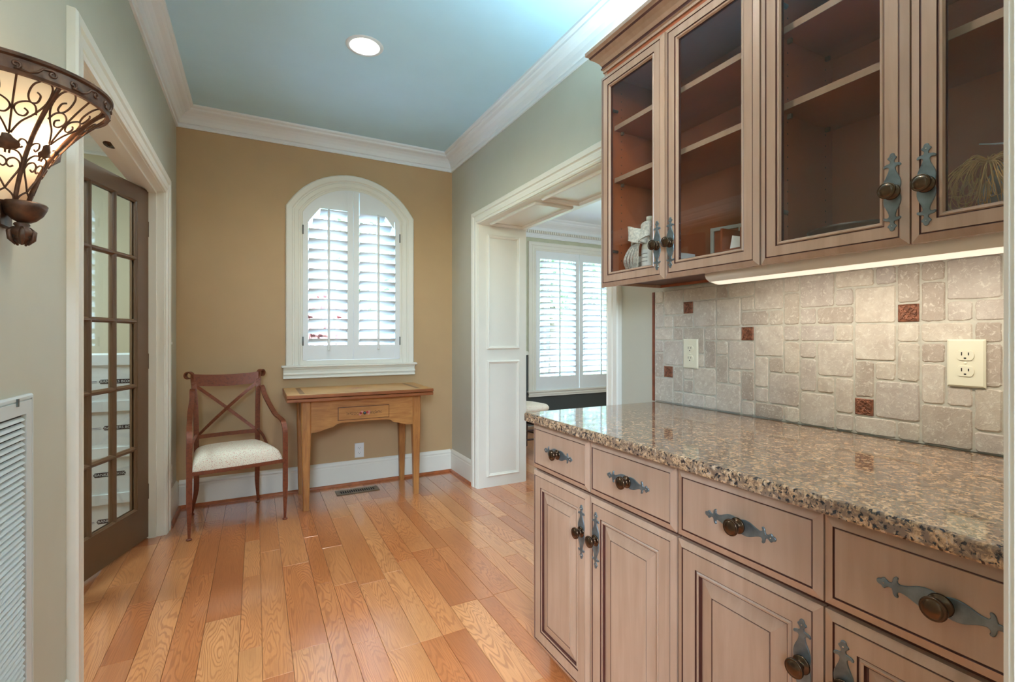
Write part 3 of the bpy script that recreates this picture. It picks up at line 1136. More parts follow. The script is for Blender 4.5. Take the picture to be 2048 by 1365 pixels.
SY = YB - 0.008         # centre plane of the shutter panels
for side in (0, 1):
    xa, xb = ((WX0 + 0.005, WC - 0.0015), (WC + 0.0015, WX1 - 0.005))[side]
    la, lb = ((0.357, 0.647), (0.738, 1.030))[side]
    ctop = 2.20 if side == 0 else 2.19
    # frame of the panel: outline (curved top) with a hole
    Rr = AR - 0.006
    def ztop(x):
        return AZ + sqrt(max(1e-6, Rr * Rr - (x - WC) ** 2))
    mb = MB()
    yf, yb_ = SY - 0.014, SY + 0.014
    mb.box(xa, la, yf, yb_, WZ0 + 0.012, min(ztop(xa), ztop(la)) - 0.0)
    mb.box(lb, xb, yf, yb_, WZ0 + 0.012, min(ztop(lb), ztop(xb)) - 0.0)
    mb.box(la, lb, yf + 0.002, yb_ - 0.002, WZ0 + 0.012, 1.128)
    # top rail following the arch, with the chamfered inner corner
    N = 24
    for i in range(N):
        p, q = xa + (xb - xa) * i / N, xa + (xb - xa) * (i + 1) / N
        def zlow(x):
            if x < la or x > lb:
                return min(ztop(la), ztop(xa)) - 0.001 if x < la else min(ztop(lb), ztop(xb)) - 0.001
            if side == 0:
                return min(ctop, 2.085 + (x - la) * 1.35)
            return min(ctop, 2.085 + (lb - x) * 1.35)
        mid = (p + q) / 2
        zl0, zl1 = zlow(min(max(p, mid - 1), mid + 1) if True else p), zlow(q)
        if (p < la) != (q < la) or (p > lb) != (q > lb):
            zl0 = zl1 = zlow(mid)
        o = mb.add([(p, yf + 0.001, zl0), (q, yf + 0.001, zl1), (q, yf + 0.001, ztop(q)), (p, yf + 0.001, ztop(p)),
                    (p, yb_ - 0.001, zl0), (q, yb_ - 0.001, zl1), (q, yb_ - 0.001, ztop(q)), (p, yb_ - 0.001, ztop(p))])
        for f in ((0, 1, 2, 3), (7, 6, 5, 4), (0, 4, 5, 1), (3, 2, 6, 7), (0, 3, 7, 4), (1, 5, 6, 2)):
            mb.face([o + k for k in f])
    panel = mb.build('shutter_panel', 'shutter_paint', win)
    panel['label'] = ('left-hand' if side == 0 else 'right-hand') + ' white louvred shutter panel'
    lm = None
    for k in range(14):
        z = 1.160 + k * 0.0775
        w = lb - la - 0.003
        cx = (la + lb) / 2
        if k >= 12:
            ex = 0.03 if k == 12 else 0.085
            mbx = louver_mesh(w - ex)
            o = mbx.build('louver', 'shutter_paint', panel)
            o.location = (cx + (ex / 2 if side == 0 else -ex / 2), SY, z)
            continue
        if lm is None:
            lm = louver_mesh(w).build('louver', 'shutter_paint', panel)
            lm.location = (cx, SY, z)
        else:
            clone(lm, panel, (cx, SY, z))
    mb = MB()
    cx = (la + lb) / 2
    mb.box(cx - 0.009, cx + 0.009, SY - 0.060, SY - 0.046, 1.090, 2.17, c=0.003)
    mb.tube([(cx, SY - 0.052, 2.165), (cx, SY - 0.052, 2.19)], 0.007, 8)
    mb.build('tilt_rod', 'shutter_paint', panel)
    hx = xa if side == 0 else xb
    for hz in (1.16, 2.02):
        mb = MB(); mb.tube([(hx, SY - 0.018, hz - 0.035), (hx, SY - 0.018, hz + 0.035)], 0.005, 8)
        mb.build('hinge', 'hinge', panel)

# ------------------------------------------------------------------ window 2 (dining room)
win2 = thing('window_2', 'tall dining room window with white louvred shutters', None)
win2['kind'] = 'structure'
mb = MB()
mb.sweep([(DW1, DZ0), (DW1, DZ1), (DW0, DZ1), (DW0, DZ0)], [(-o, h) for o, h in WCASE], lambda p, q, h: (p, DY - h, q))
mb.build('casing', 'trim_paint', win2)
mb = MB()
mb.box(DW0 - 0.13, DW1 + 0.13, DY - 0.05, DY + 0.02, DZ0 - 0.012, DZ0 + 0.008)
mb.box(DW0 - 0.115, DW1 + 0.115, DY - 0.03, DY, DZ0 - 0.075, DZ0 - 0.012)
mb.box(DW0 - 0.115, DW1 + 0.115, DY - 0.038, DY, DZ0 - 0.05, DZ0 - 0.035)
mb.build('sill', 'trim_paint', win2)
mb = MB()
yy = DY + 0.115
mb.box(DW0, DW0 + 0.05, yy, yy + 0.03, DZ0, DZ1); mb.box(DW1 - 0.05, DW1, yy, yy + 0.03, DZ0, DZ1)
mb.box(DW0 + 0.05, DW1 - 0.05, yy, yy + 0.03, DZ1 - 0.05, DZ1); mb.box(DW0 + 0.05, DW1 - 0.05, yy, yy + 0.03, DZ0, DZ0 + 0.06)
for k in range(1, 6):
    gx = DW0 + (DW1 - DW0) * k / 6
    mb.box(gx - 0.011, gx + 0.011, yy + 0.004, yy + 0.026, DZ0 + 0.06, DZ1 - 0.05)
for gz in (0.95, 1.43, 1.9):
    mb.box(DW0 + 0.05, DW1 - 0.05, yy + 0.006, yy + 0.024, gz - 0.012, gz + 0.012)
mb.build('sash', 'shutter_paint', win2)
mb = MB(); mb.box(DW0 + 0.03, DW1 - 0.03, yy + 0.013, yy + 0.017, DZ0 + 0.03, DZ1 - 0.03)
mb.build('pane', 'pane_glass', win2)
D2Y = DY - 0.008
lm = None
for pnl in range(2):
    xa = DW0 + 0.004 + pnl * (DW1 - DW0) / 2
    xb = DW0 + (DW1 - DW0) / 2 * (pnl + 1) - 0.004
    mb = MB()
    yf, yb_ = D2Y - 0.014, D2Y + 0.014
    mb.box(xa, xa + 0.06, yf, yb_, DZ0 + 0.01, DZ1 - 0.005)
    mb.box(xb - 0.06, xb, yf, yb_, DZ0 + 0.01, DZ1 - 0.005)
    mb.box(xa + 0.06, xb - 0.06, yf + 0.002, yb_ - 0.002, DZ0 + 0.01, 0.652)
    mb.box(xa + 0.06, xb - 0.06, yf + 0.002, yb_ - 0.002, 2.25, DZ1 - 0.005)
    panel = mb.build('shutter_panel', 'shutter_paint', win2)
    cx = (xa + xb) / 2
    for k in range(20):
        z = 0.69 + k * 0.0795
        if lm is None:
            lm = louver_mesh(xb - xa - 0.123).build('louver', 'shutter_paint', panel)
            lm.location = (cx, D2Y, z)
        else:
            clone(lm, panel, (cx, D2Y, z))
    mb = MB(); mb.box(cx - 0.009, cx + 0.009, D2Y - 0.060, D2Y - 0.046, 0.65, 2.24)
    mb.build('tilt_rod', 'shutter_paint', panel)

# ------------------------------------------------------------------ french door (open into the study)
door = thing('door_1', 'brown fifteen-pane french door standing ajar', None, (-0.582, DOORWAY[1] - 0.004, 0.0))
door['kind'] = 'structure'
DDIR = Vector((-0.31738, -0.9483))
door.rotation_euler = (0, 0, atan2(DDIR.y, DDIR.x))      # local +x runs from hinge to lock edge; local +y faces the hall
DWd, DHt = 0.795, 2.056
LX = [(0.106, 0.282), (0.300, 0.474), (0.492, 0.668)]
LZ = [(0.205, 0.545), (0.563, 0.903), (0.921, 1.272), (1.290, 1.632), (1.650, 1.968)]
Td = 0.042
mb = MB()
mb.box(0, LX[0][0], -Td / 2, Td / 2, 0.012, DHt)
mb.box(LX[2][1], DWd, -Td / 2, Td / 2, 0.012, DHt)
mb.box(LX[0][0], LX[2][1], -Td / 2, Td / 2, 0.012, LZ[0][0])
mb.box(LX[0][0], LX[2][1], -Td / 2, Td / 2, LZ[4][1], DHt)
mb.build('leaf_frame', 'door_brown', door)
MUN = [(0.0, 0.0), (0.003, 0.010), (0.009, 0.013), (0.0, 0.0)]


def muntin(mb, a0, a1, b0, b1, vertical):
    """moulded bar on both faces of the door"""
    m = 0.5
    if vertical:
        c = (a0 + a1) / 2; w = (a1 - a0) / 2
        secs = [(-w - 0.004, 0.006), (-w, 0.010), (-w * 0.45, 0.018), (w * 0.45, 0.018), (w, 0.010), (w + 0.004, 0.006),
                (w + 0.004, -0.006), (w, -0.010), (w * 0.45, -0.018), (-w * 0.45, -0.018), (-w, -0.010), (-w - 0.004, -0.006)]
        o = mb.add([(c + s, h, z) for z in (b0, b1) for (s, h) in secs])
    else:
        c = (b0 + b1) / 2; w = (b1 - b0) / 2
        secs = [(-w - 0.004, 0.006), (-w, 0.010), (-w * 0.45, 0.018), (w * 0.45, 0.018), (w, 0.010), (w + 0.004, 0.006),
                (w + 0.004, -0.006), (w, -0.010), (w * 0.45, -0.018), (-w * 0.45, -0.018), (-w, -0.010), (-w - 0.004, -0.006)]
        o = mb.add([(x, h, c + s) for x in (a0, a1) for (s, h) in secs])
    for k in range(12):
        k2 = (k + 1) % 12
        mb.face([o + k, o + k2, o + 12 + k2, o + 12 + k])
    mb.face(range(o, o + 12)); mb.face(range(o + 12, o + 24))


for i in range(2):
    mb = MB(); muntin(mb, LX[i][1], LX[i + 1][0], LZ[0][0], LZ[4][1], True); mb.build('glazing_bar', 'door_brown', door)
for j in range(4):
    mb = MB(); muntin(mb, LX[0][0], LX[2][1], LZ[j][1], LZ[j + 1][0], False); mb.build('glazing_bar', 'door_brown', door)
# sticking round the glass field
mb = MB()
for sgn in (1, -1):
    mb.sweep([(LX[0][0], LZ[0][0]), (LX[2][1], LZ[0][0]), (LX[2][1], LZ[4][1]), (LX[0][0], LZ[4][1])],
             [(0.0, 0.004), (0.0, 0.018), (0.005, 0.013), (0.008, 0.008), (0.008, 0.004)], lambda p, q, h, s=sgn: (p, s * h, q), closed=True)
mb.build('glass_bead', 'door_brown', door)
pm = None
for i in range(3):
    for j in range(5):
        mb = MB(); mb.box(LX[i][0] - 0.002, LX[i][1] + 0.002, -0.002, 0.002, LZ[j][0] - 0.002, LZ[j][1] + 0.002)
        mb.build('pane', 'pane_glass', door)
for hz in (0.28, 1.05, 1.83):
    mb = MB(); mb.tube([(-0.004, 0.020, hz - 0.045), (-0.004, 0.020, hz + 0.045)], 0.006, 8); mb.build('hinge', 'bronze', door)

# ================================================================== CABINETS
# column limits along y (from the far end towards the camera)
YC = [1.536, 1.1965, 0.8475, 0.506, 0.165]
XBASE = 0.918       # carcass front of the base units (door faces stand 20 mm proud)
XUP = 1.230         # carcass front of the uppers
XTILE = 1.535

OUT = [(0, -0.018, 0), (0, -0.006, 0), (0.0155, 0.0, 0), (0.0165, -0.0022, 1), (0.0185, -0.0022, 1), (0.0190, -0.0008, 0)]
DOORP = OUT + [(0.054, -0.0008, 0), (0.0545, -0.0032, 1), (0.0565, -0.0032, 1), (0.060, -0.0010, 0), (0.064, -0.0020, 0), (0.0655, -0.0075, 1), (0.0690, -0.0085, 1),
               (0.0700, -0.0080, 0), (0.099, -0.0022, 0), (0.0996, -0.0036, 1), (0.1014, -0.0036, 1), (0.102, -0.0018, 0)]
GLASSP = OUT + [(0.044, -0.0008, 0), (0.0446, -0.0036, 1), (0.0466, -0.0036, 1), (0.049, -0.0012, 0), (0.053, -0.0020, 0), (0.056, -0.0080, 0), (0.0565, -0.018, 1), (0.0, -0.018, 0)]

QUAD = [(0.0, 0.0120), (0.006, 0.0148), (0.013, 0.0164), (0.020, 0.0164), (0.027, 0.0150), (0.034, 0.0120), (0.041, 0.0086), (0.047, 0.0066), (0.052, 0.0060),
        (0.0545, 0.0078), (0.0550, 0.0108), (0.0538, 0.0138), (0.0545, 0.0160), (0.0570, 0.0166), (0.0595, 0.0150), (0.0612, 0.0115), (0.0618, 0.0075), (0.0630, 0.0044),
        (0.0670, 0.0038), (0.0700, 0.0062), (0.0730, 0.0088), (0.0755, 0.0080), (0.0770, 0.0056), (0.0800, 0.0046), (0.0825, 0.0038), (0.0840, 0.0014)]


def make_plate_mesh():
    """ornamental backplate lying in the local x (long) / y plane, thickness along +z"""
    up = [(x, y) for x, y in QUAD]
    loop = up + [(x, -y) for x, y in reversed(up)] + [(-x, -y) for x, y in up[1:]] + [(-x, y) for x, y in reversed(up[1:])]
    mb = MB()
    n = len(loop)
    o1 = mb.add([(x, y, 0) for x, y in loop])
    o2 = mb.add([(x, y, 0.0016) for x, y in loop])
    # inner, slightly raised face (rounded shoulder)
    inner = []
    for i, (x, y) in enumerate(loop):
        a, b = Vector(loop[i - 1]), Vector(loop[(i + 1) % n])
        t = (b - a).normalized()
        nn = Vector((t.y, -t.x))
        inner.append((x - nn.x * -0.0008, y - nn.y * -0.0008))
    o3 = mb.add([(x, y, 0.0024) for x, y in inner])
    for i in range(n):
        j = (i + 1) % n
        mb.face([o1 + i, o1 + j, o2 + j, o2 + i])
        mb.face([o2 + i, o2 + j, o3 + j, o3 + i], 0, True)
    mb.face(range(o3, o3 + n))
    for sx in (-1, 1):
        mb.lathe([(0.0, 0.0034), (0.0012, 0.0032), (0.0017, 0.0022)], lambda x, y, h, sx=sx: (sx * 0.0735 + x, y, h), 8, 1)
    me = bpy.data.meshes.new('backplate')
    me.from_pydata(mb.v, [], mb.f)
    me.materials.append(MATS['plate_metal']); me.materials.append(MATS['screw'])
    me.polygons.foreach_set('material_index', mb.m)
    me.update()
    b = bmesh.new(); b.from_mesh(me); bmesh.ops.recalc_face_normals(b, faces=b.faces); b.to_mesh(me); b.free()
    return me


def make_knob_mesh():
    mb = MB()
    mb.lathe([(0.0, 0.0), (0.0165, 0.0), (0.0168, 0.002), (0.0150, 0.0035), (0.0085, 0.0045), (0.0068, 0.008), (0.0066, 0.013), (0.0085, 0.0165), (0.0150, 0.0185),
              (0.0172, 0.0205), (0.0176, 0.0230), (0.0170, 0.0252), (0.0150, 0.0262), (0.0144, 0.0256), (0.0136, 0.0264), (0.0100, 0.0282), (0.0050, 0.0292), (0.0, 0.0295)], IDENT, 28)
    me = bpy.data.meshes.new('knob')
    me.from_pydata(mb.v, [], mb.f)
    me.materials.append(MATS['bronze'])
    me.polygons.foreach_set('use_smooth', mb.sm)
    me.update()
    b = bmesh.new(); b.from_mesh(me); bmesh.ops.remove_doubles(b, verts=b.verts, dist=1e-6); bmesh.ops.recalc_face_normals(b, faces=b.faces); b.to_mesh(me); b.free()
    return me


PLATE, KNOB = make_plate_mesh(), make_knob_mesh()
# local z -> world -x ; local x -> world z (vertical) or world y (horizontal)
M_VERT = Matrix(((0, 0, -1), (0, -1, 0), (-1, 0, 0))).to_euler()
M_HORZ = Matrix(((0, 0, -1), (1, 0, 0), (0, -1, 0))).to_euler()


def hardware(parent, x, y, z, vertical):
    p = link('backplate', PLATE, parent)
    p.location = (x, y, z); p.rotation_euler = M_VERT if vertical else M_HORZ
    k = link('knob', KNOB, parent)
    k.location = (x - 0.0024, y, z); k.rotation_euler = M_VERT


XBF, XUF = 0.898, 1.210      # door face planes


def slab(parent, name, xf, ya, yb, z0, z1, prof, mats, cap=True, back=True):
    """door or drawer front whose face lies in the plane x = xf, between y ya..yb"""
    mb = MB()
    mb.rings(abs(ya - yb), z1 - z0, prof, lambda a, b, h: (xf - h, max(ya, yb) - a, z0 + b), cap=cap, back=back)
    return mb.build(name, mats, parent)


ZD0, ZD1 = 0.718, 0.876      # drawers
ZB0, ZB1 = 0.082, 0.708      # base doors
ZU0, ZU1 = 1.390, 2.222      # upper doors
GAP = 0.0028

base_labels = ['maple base cabinet at the far end of the counter, two drawers over two doors',
               'maple base cabinet at the near end of the counter, cut off by the frame']
for u in range(2):
    ya, yb = YC[u * 2], YC[u * 2 + 2]
    t = thing('base_cabinet', base_labels[u], 'cabinet', (0, 0, 0))
    mb = MB()
    e = 0.0006
    mb.box(XBASE, XTILE - 0.012, yb + e, ya - 0.004, 0.076, 0.882, 0)
    mb.box(XBASE - 0.0018, XBASE - 0.0001, yb + e, ya - 0.004, 0.084, 0.8815, 1)  # dark facing puts the shade of the drawer and door gaps into colour
    mb.box(XBASE + 0.055, XTILE - 0.012, yb + e, ya - 0.004, 0.0, 0.076, 1)
    mb.build('body', ['maple', 'cabinet_dark'], t)
    for k in range(2):
        c0, c1 = YC[u * 2 + k], YC[u * 2 + k + 1]
        a0 = c0 - (0.0012 if k else 0.001) - (0.0 if (u == 0 and k == 0) else 0.001)
        a1 = c1 + 0.0012 + (0.002 if k else 0.0)
        dr = slab(t, 'drawer', XBF, a0, a1, ZD0, ZD1, OUT, ['maple_h', 'glaze'])
        dr.data.materials[0] = MATS['maple_h']
        hardware(dr, XBF + 0.0008, (c0 + c1) / 2, (ZD0 + ZD1) / 2, False)
        dd = slab(t, 'door', XBF, a0, a1, ZB0, ZB1, DOORP, ['maple', 'glaze'])
        hy = (c1 + 0.036) if k == 0 else (c0 - 0.036)
        hardware(dd, XBF + 0.0008, hy, 0.585, True)

up_labels = ['glass-door upper cabinet holding the ribboned bottle, at the far end of the run',
             'glass-door upper cabinet above the light strip, at the near end of the run']
for u in range(2):
    ya, yb = YC[u * 2], YC[u * 2 + 2]
    t = thing('upper_cabinet', up_labels[u], 'cabinet', (0, 0, 0))
    mb = MB()
    e = 0.0008
    yo, yi = ya - 0.003 - e, yb + e
    s = 0.016
    xb_ = XTILE - 0.012
    z0, z1 = 1.402, 2.245
    mb.box(XUP, xb_, yo - s, yo, z0, z1, 0)                     # far side
    mb.box(XUP, xb_, yi, yi + s, z0, z1, 0)                     # near side
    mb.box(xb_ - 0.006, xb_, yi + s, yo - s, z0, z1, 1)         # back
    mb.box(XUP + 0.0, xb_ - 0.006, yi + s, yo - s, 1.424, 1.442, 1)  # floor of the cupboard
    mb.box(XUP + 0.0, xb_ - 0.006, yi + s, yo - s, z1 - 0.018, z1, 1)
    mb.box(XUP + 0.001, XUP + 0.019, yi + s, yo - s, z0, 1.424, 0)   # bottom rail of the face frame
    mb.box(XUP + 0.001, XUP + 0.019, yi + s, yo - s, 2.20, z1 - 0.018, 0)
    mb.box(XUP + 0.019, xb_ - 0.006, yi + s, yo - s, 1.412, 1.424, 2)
    mb.box(XUP - 0.0018, XUP - 0.0001, yo - s, yo, z0, 2.222, 2); mb.box(XUP - 0.0018, XUP - 0.0001, yi, yi + s, z0, 2.222, 2)  # dark facing, shade of the gaps between doors painted in
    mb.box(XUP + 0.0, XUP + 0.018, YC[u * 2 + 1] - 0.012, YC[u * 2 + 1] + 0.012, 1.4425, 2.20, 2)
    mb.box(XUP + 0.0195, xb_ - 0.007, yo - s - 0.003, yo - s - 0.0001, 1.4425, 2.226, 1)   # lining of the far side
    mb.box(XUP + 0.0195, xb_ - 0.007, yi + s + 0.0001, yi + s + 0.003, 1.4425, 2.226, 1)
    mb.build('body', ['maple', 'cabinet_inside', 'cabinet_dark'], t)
    for zs in (1.826, 2.034):
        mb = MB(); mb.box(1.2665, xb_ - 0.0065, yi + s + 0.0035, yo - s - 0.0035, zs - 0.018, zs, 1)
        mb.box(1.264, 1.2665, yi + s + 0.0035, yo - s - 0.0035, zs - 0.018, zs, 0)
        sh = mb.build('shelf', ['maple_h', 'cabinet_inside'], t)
        for (px) in (1.30, 1.48):
            for (py, sg) in ((yo - s - 0.0035, -1), (yi + s + 0.0035, 1)):
                mb = MB(); mb.box(px - 0.004, px + 0.004, py, py + sg * 0.012, zs - 0.030, zs - 0.0182); mb.build('shelf_pin', 'jelly', sh)
    # adjustment holes on the far side wall
    mb = MB()
    for px in (1.30, 1.48):
        for kz in range(22):
            zz = 1.50 + kz * 0.032
            mb.lathe([(0.0, 0.0), (0.0026, 0.0)], lambda x, y, h, px=px, zz=zz: (px + x, yo - s - 0.0032, zz + y), 8)
    mb.build('pin_holes', 'slot', t)['kind'] = 'stuff'
    for k in range(2):
        c0, c1 = YC[u * 2 + k], YC[u * 2 + k + 1]
        a0 = c0 - (0.0012 if k else 0.001) - (0.0 if (u == 0 and k == 0) else 0.001)
        a1 = c1 + 0.0012 + (0.002 if k else 0.0)
        dd = slab(t, 'door', XUF, a0, a1, ZU0, ZU1, GLASSP, ['maple', 'glaze'], cap=False, back=False)
        mb = MB(); mb.box(XUF + 0.010, XUF + 0.013, a1 + 0.0570, a0 - 0.0570, ZU0 + 0.0570, ZU1 - 0.0570)
        mb.build('pane', 'cabinet_glass', dd)
        hy = (c1 + 0.030) if k == 0 else (c0 - 0.030)
        hardware(dd, XUF + 0.0008, hy, 1.506, True)
        for hz in (1.53, 2.085):
            hy2 = (a0 - 0.04) if k == 0 else (a1 + 0.04)
            mb = MB(); mb.tube([(XUF + 0.019, hy2, hz), (XUF + 0.055, hy2, hz)], 0.006, 8)
            mb.lathe([(0.0, 0.004), (0.012, 0.004), (0.012, 0.0), (0.0, 0.0)], lambda x, y, h: (XUF + 0.020 + h, hy2 + x, hz + y), 12)
            mb.build('hinge', 'hinge', dd)

# cornice on top of the upper cabinets
CC = [(-0.014, 0.0), (0.003, 0.0), (0.003, 0.010), (0.009, 0.014), (0.009, 0.020), (0.005, 0.022), (0.007, 0.028), (0.014, 0.040), (0.026, 0.052), (0.040, 0.062), (0.043, 0.070), (0.046, 0.074), (0.054, 0.078), (0.054, 0.092), (-0.014, 0.092)]
mb = MB()
path = [(XUF + 0.018, YC[4] - 0.01), (XUF + 0.018, YC[0] - 0.003), (XTILE - 0.002, YC[0] - 0.003)]
mb.sweep(path, CC, lambda p, q, h: (p, q, 2.2455 + h), mats=[0, 0, 0, 1, 1, 1, 0, 0, 0, 1, 0, 0, 0, 0])
tag(mb.build('cabinet_cornice', ['maple_h', 'glaze']), 'maple crown cornice running along the top of the upper cabinets', 'cornice')

# countertop
mb = MB()
cpath = [(0.876, 0.152), (0.876, 1.556), (1.527, 1.556)]
EDGE = [(0.028, 0.8825), (0.006, 0.8825), (0.001, 0.8845), (0.0, 0.888), (0.0, 0.909), (0.0015, 0.913), (0.006, 0.915), (0.028, 0.915)]
mb.sweep(cpath, [(-o, h) for o, h in EDGE], lambda p, q, h: (p, q, h), caps=False)
o = mb.add([(0.904, 0.152, 0.915), (1.527, 0.152, 0.915), (1.527, 1.528, 0.915), (0.904, 1.528, 0.915)]); mb.face([o, o + 1, o + 2, o + 3])
o = mb.add([(0.904, 0.152, 0.8825), (1.527, 0.152, 0.8825), (1.527, 1.528, 0.8825), (0.904, 1.528, 0.8825)]); mb.face([o + 3, o + 2, o + 1, o])
mb.box(1.526, 1.5275, 0.152, 1.556, 0.8825, 0.915)
tag(mb.build('countertop', 'granite'), 'polished brown speckled granite countertop on the maple base cabinets', 'countertop')

# ---- backsplash of tumbled travertine
bs = thing('backsplash', 'tumbled travertine tile backsplash with small copper accent tiles', 'backsplash', (0, 0, 0))
MOD = 0.0530
YT0 = 1.571
ZT = 1.3905
ZM = (1.3905 - 0.915) / 9
mb = MB(); mb.box(XTILE + 0.0028, XR - 0.0002, 0.152, 1.571, 0.9155, 1.399)
mb.build('grout', 'grout', bs)
mb = MB(); mb.box(XTILE - 0.001, XR - 0.0002, 1.571, 1.583, 0.9155, 1.388)
mb.build('edge_strip', 'groutstrip', bs)
TILES = [(0, 1, 0, 1), (0, 1, 1, 3), (0, 2, 3, 4), (0, 1, 4, 5), (0, 1, 5, 7), (0, 2, 7, 9), (1, 3, 0, 2), (1, 2, 2, 3), (2, 4, 2, 3), (3, 6, 0, 1), (4, 6, 1, 3), (2, 3, 3, 4), (3, 5, 3, 5),
         (5, 6, 3, 4), (1, 3, 4, 6), (2, 3, 6, 8), (2, 3, 8, 9), (3, 5, 5, 6), (5, 6, 4, 6), (3, 4, 6, 7), (3, 4, 7, 8), (4, 6, 6, 8), (3, 5, 8, 9), (5, 6, 8, 9),
         (6, 7, 0, 1), (7, 9, 0, 1), (6, 8, 1, 3), (8, 9, 1, 2), (9, 11, 0, 2), (8, 10, 2, 3), (10, 11, 2, 3), (6, 8, 3, 4), (9, 11, 3, 5), (6, 7, 4, 5), (7, 9, 4, 6), (6, 7, 5, 7), (7, 8, 6, 7),
         (8, 9, 6, 8), (6, 8, 7, 9), (8, 9, 8, 9), (9, 10, 5, 7), (10, 11, 5, 6), (9, 10, 7, 8), (10, 12, 6, 8), (9, 11, 8, 9), (11, 12, 8, 9), (11, 12, 0, 1), (11, 12, 1, 3), (11, 12, 3, 4), (11, 12, 4, 6),
         (12, 14, 0, 2), (14, 16, 0, 1), (16, 17, 0, 1), (14, 15, 1, 2), (15, 17, 1, 3), (12, 13, 2, 3), (13, 15, 2, 3), (12, 14, 3, 4), (14, 15, 3, 4), (15, 17, 3, 5), (12, 13, 4, 5), (13, 15, 4, 6),
         (12, 13, 5, 7), (13, 14, 6, 7), (14, 15, 6, 8), (12, 14, 7, 9), (14, 15, 8, 9), (15, 16, 5, 7), (16, 17, 5, 6), (16, 18, 6, 8), (15, 17, 8, 9), (17, 18, 8, 9), (17, 18, 0, 2), (17, 18, 3, 4), (17, 18, 4, 6),
         (18, 19, 0, 1), (18, 19, 1, 3), (19, 21, 0, 2), (19, 20, 2, 3), (20, 22, 2, 3), (18, 20, 3, 4), (20, 21, 3, 4), (18, 19, 4, 5), (19, 20, 4, 6), (20, 21, 4, 6), (18, 19, 5, 7), (19, 20, 6, 7), (20, 21, 6, 8),
         (18, 20, 7, 9), (20, 22, 8, 9), (21, 22, 0, 2), (21, 23, 3, 5), (21, 22, 5, 6), (21, 22, 6, 8), (22, 24, 0, 2), (22, 23, 2, 3), (23, 24, 2, 3), (23, 24, 3, 5), (22, 24, 5, 7), (22, 23, 7, 9), (23, 25, 7, 9),
         (24, 26, 0, 1), (24, 25, 1, 3), (25, 26, 1, 2), (25, 26, 2, 3), (24, 26, 3, 5), (24, 25, 5, 7), (25, 26, 5, 7), (25, 26, 7, 9)]
COPPER = [(3, 4, 1, 2), (8, 9, 3, 4), (1, 2, 6, 7), (15, 16, 7, 8), (17, 18, 2, 3)]
rt = random.Random(5)
for (c0, c1, r0, r1) in TILES:
    ya, yb = YT0 - c0 * MOD, YT0 - c1 * MOD
    za, zb = ZT - r1 * ZM, ZT - r0 * ZM
    g = 0.0026
    ya -= g; yb += g; za += g; zb -= g
    w, h = ya - yb, zb - za
    pts = []
    def side(p0, p1, n):
        for i in range(n):
            f = i / n
            pts.append((p0[0] + (p1[0] - p0[0]) * f, p0[1] + (p1[1] - p0[1]) * f))
    cr_ = 0.0045
    side((cr_, 0), (w - cr_, 0), 4); side((w - cr_, 0), (w, cr_), 1); side((w, cr_), (w, h - cr_), 4); side((w, h - cr_), (w - cr_, h), 1)
    side((w - cr_, h), (cr_, h), 4); side((cr_, h), (0, h - cr_), 1); side((0, h - cr_), (0, cr_), 4); side((0, cr_), (cr_, 0), 1)
    mb = MB()
    n = len(pts)
    lift = rt.uniform(-0.0006, 0.0008)
    jit = [(p[0] + rt.uniform(-0.0010, 0.0010), p[1] + rt.uniform(-0.0010, 0.0010)) for p in pts]
    c = (w / 2, h / 2)
    def ringp(off, ht, extra=0.0):
        res = []
        for (a, b) in jit:
            dx, dy = c[0] - a, c[1] - b
            L = max(abs(dx) / (w / 2), abs(dy) / (h / 2))
            ex = off + (rt.uniform(0, extra) if extra else 0)
            sx = 1 - ex / (w / 2); sy = 1 - ex / (h / 2)
            res.append((XTILE - ht, ya - (c[0] - dx * sx), za + (c[1] - dy * sy)))
        return res
    o1 = mb.add(ringp(0, -0.0065)); o2 = mb.add(ringp(0, -0.0025 + lift)); o3 = mb.add(ringp(0.0016, 0.0 + lift, 0.0016))
    for i in range(n):
        j = (i + 1) % n
        mb.face([o1 + i, o1 + j, o2 + j, o2 + i]); mb.face([o2 + i, o2 + j, o3 + j, o3 + i])
    mb.face(range(o3, o3 + n))
    recenter(mb.build('tile', 'travertine', bs))
# copper tiles with a cast scroll relief
mb = MB()
s2 = 0.0232
mb.rings(2 * s2, 2 * s2, [(0, -0.004, 0), (0, 0.0, 0), (0.0025, 0.0016, 0), (0.004, 0.0004, 0)], lambda a, b, h: (-h, s2 - a, b - s2))
def relief(pts):
    mb.tube([(-0.0012, a, b) for a, b in pts], 0.0016, 5)
for q in range(4):
    R_ = Matrix.Rotation(q * pi / 2, 2)
    def rr(p):
        v = R_ @ Vector(p)
        return (v.x, v.y)
    relief([rr((0.004 + 0.0062 * cos(a), 0.0125 + 0.0058 * sin(a))) for a in [pi * 1.5 - i * pi * 1.7 / 10 for i in range(11)]])
    relief([rr((-0.006 + 0.0045 * cos(a), 0.0120 + 0.0045 * sin(a))) for a in [-pi * 0.3 + i * pi * 1.5 / 9 for i in range(10)]])
    relief([rr((0.0, 0.002)), rr((0.006, 0.010)), rr((0.014, 0.014)), rr((0.018, 0.018))])
    relief([rr((0.0145 + 0.003 * cos(a), 0.006 + 0.003 * sin(a))) for a in [i * 2 * pi / 8 for i in range(9)]])
relief([(0.005 * cos(a), 0.005 * sin(a)) for a in [i * 2 * pi / 10 for i in range(11)]])
cop = None
for (c0, c1, r0, r1) in COPPER:
    loc = (XTILE, YT0 - (c0 + 0.5) * MOD, ZT - (r0 + 0.5) * ZM)
    if cop is None:
        cop = mb.build('copper_tile', 'copper', bs); cop.location = loc
        cop['label'] = 'square copper accent tile with scroll relief'
    else:
        clone(cop, bs, loc)


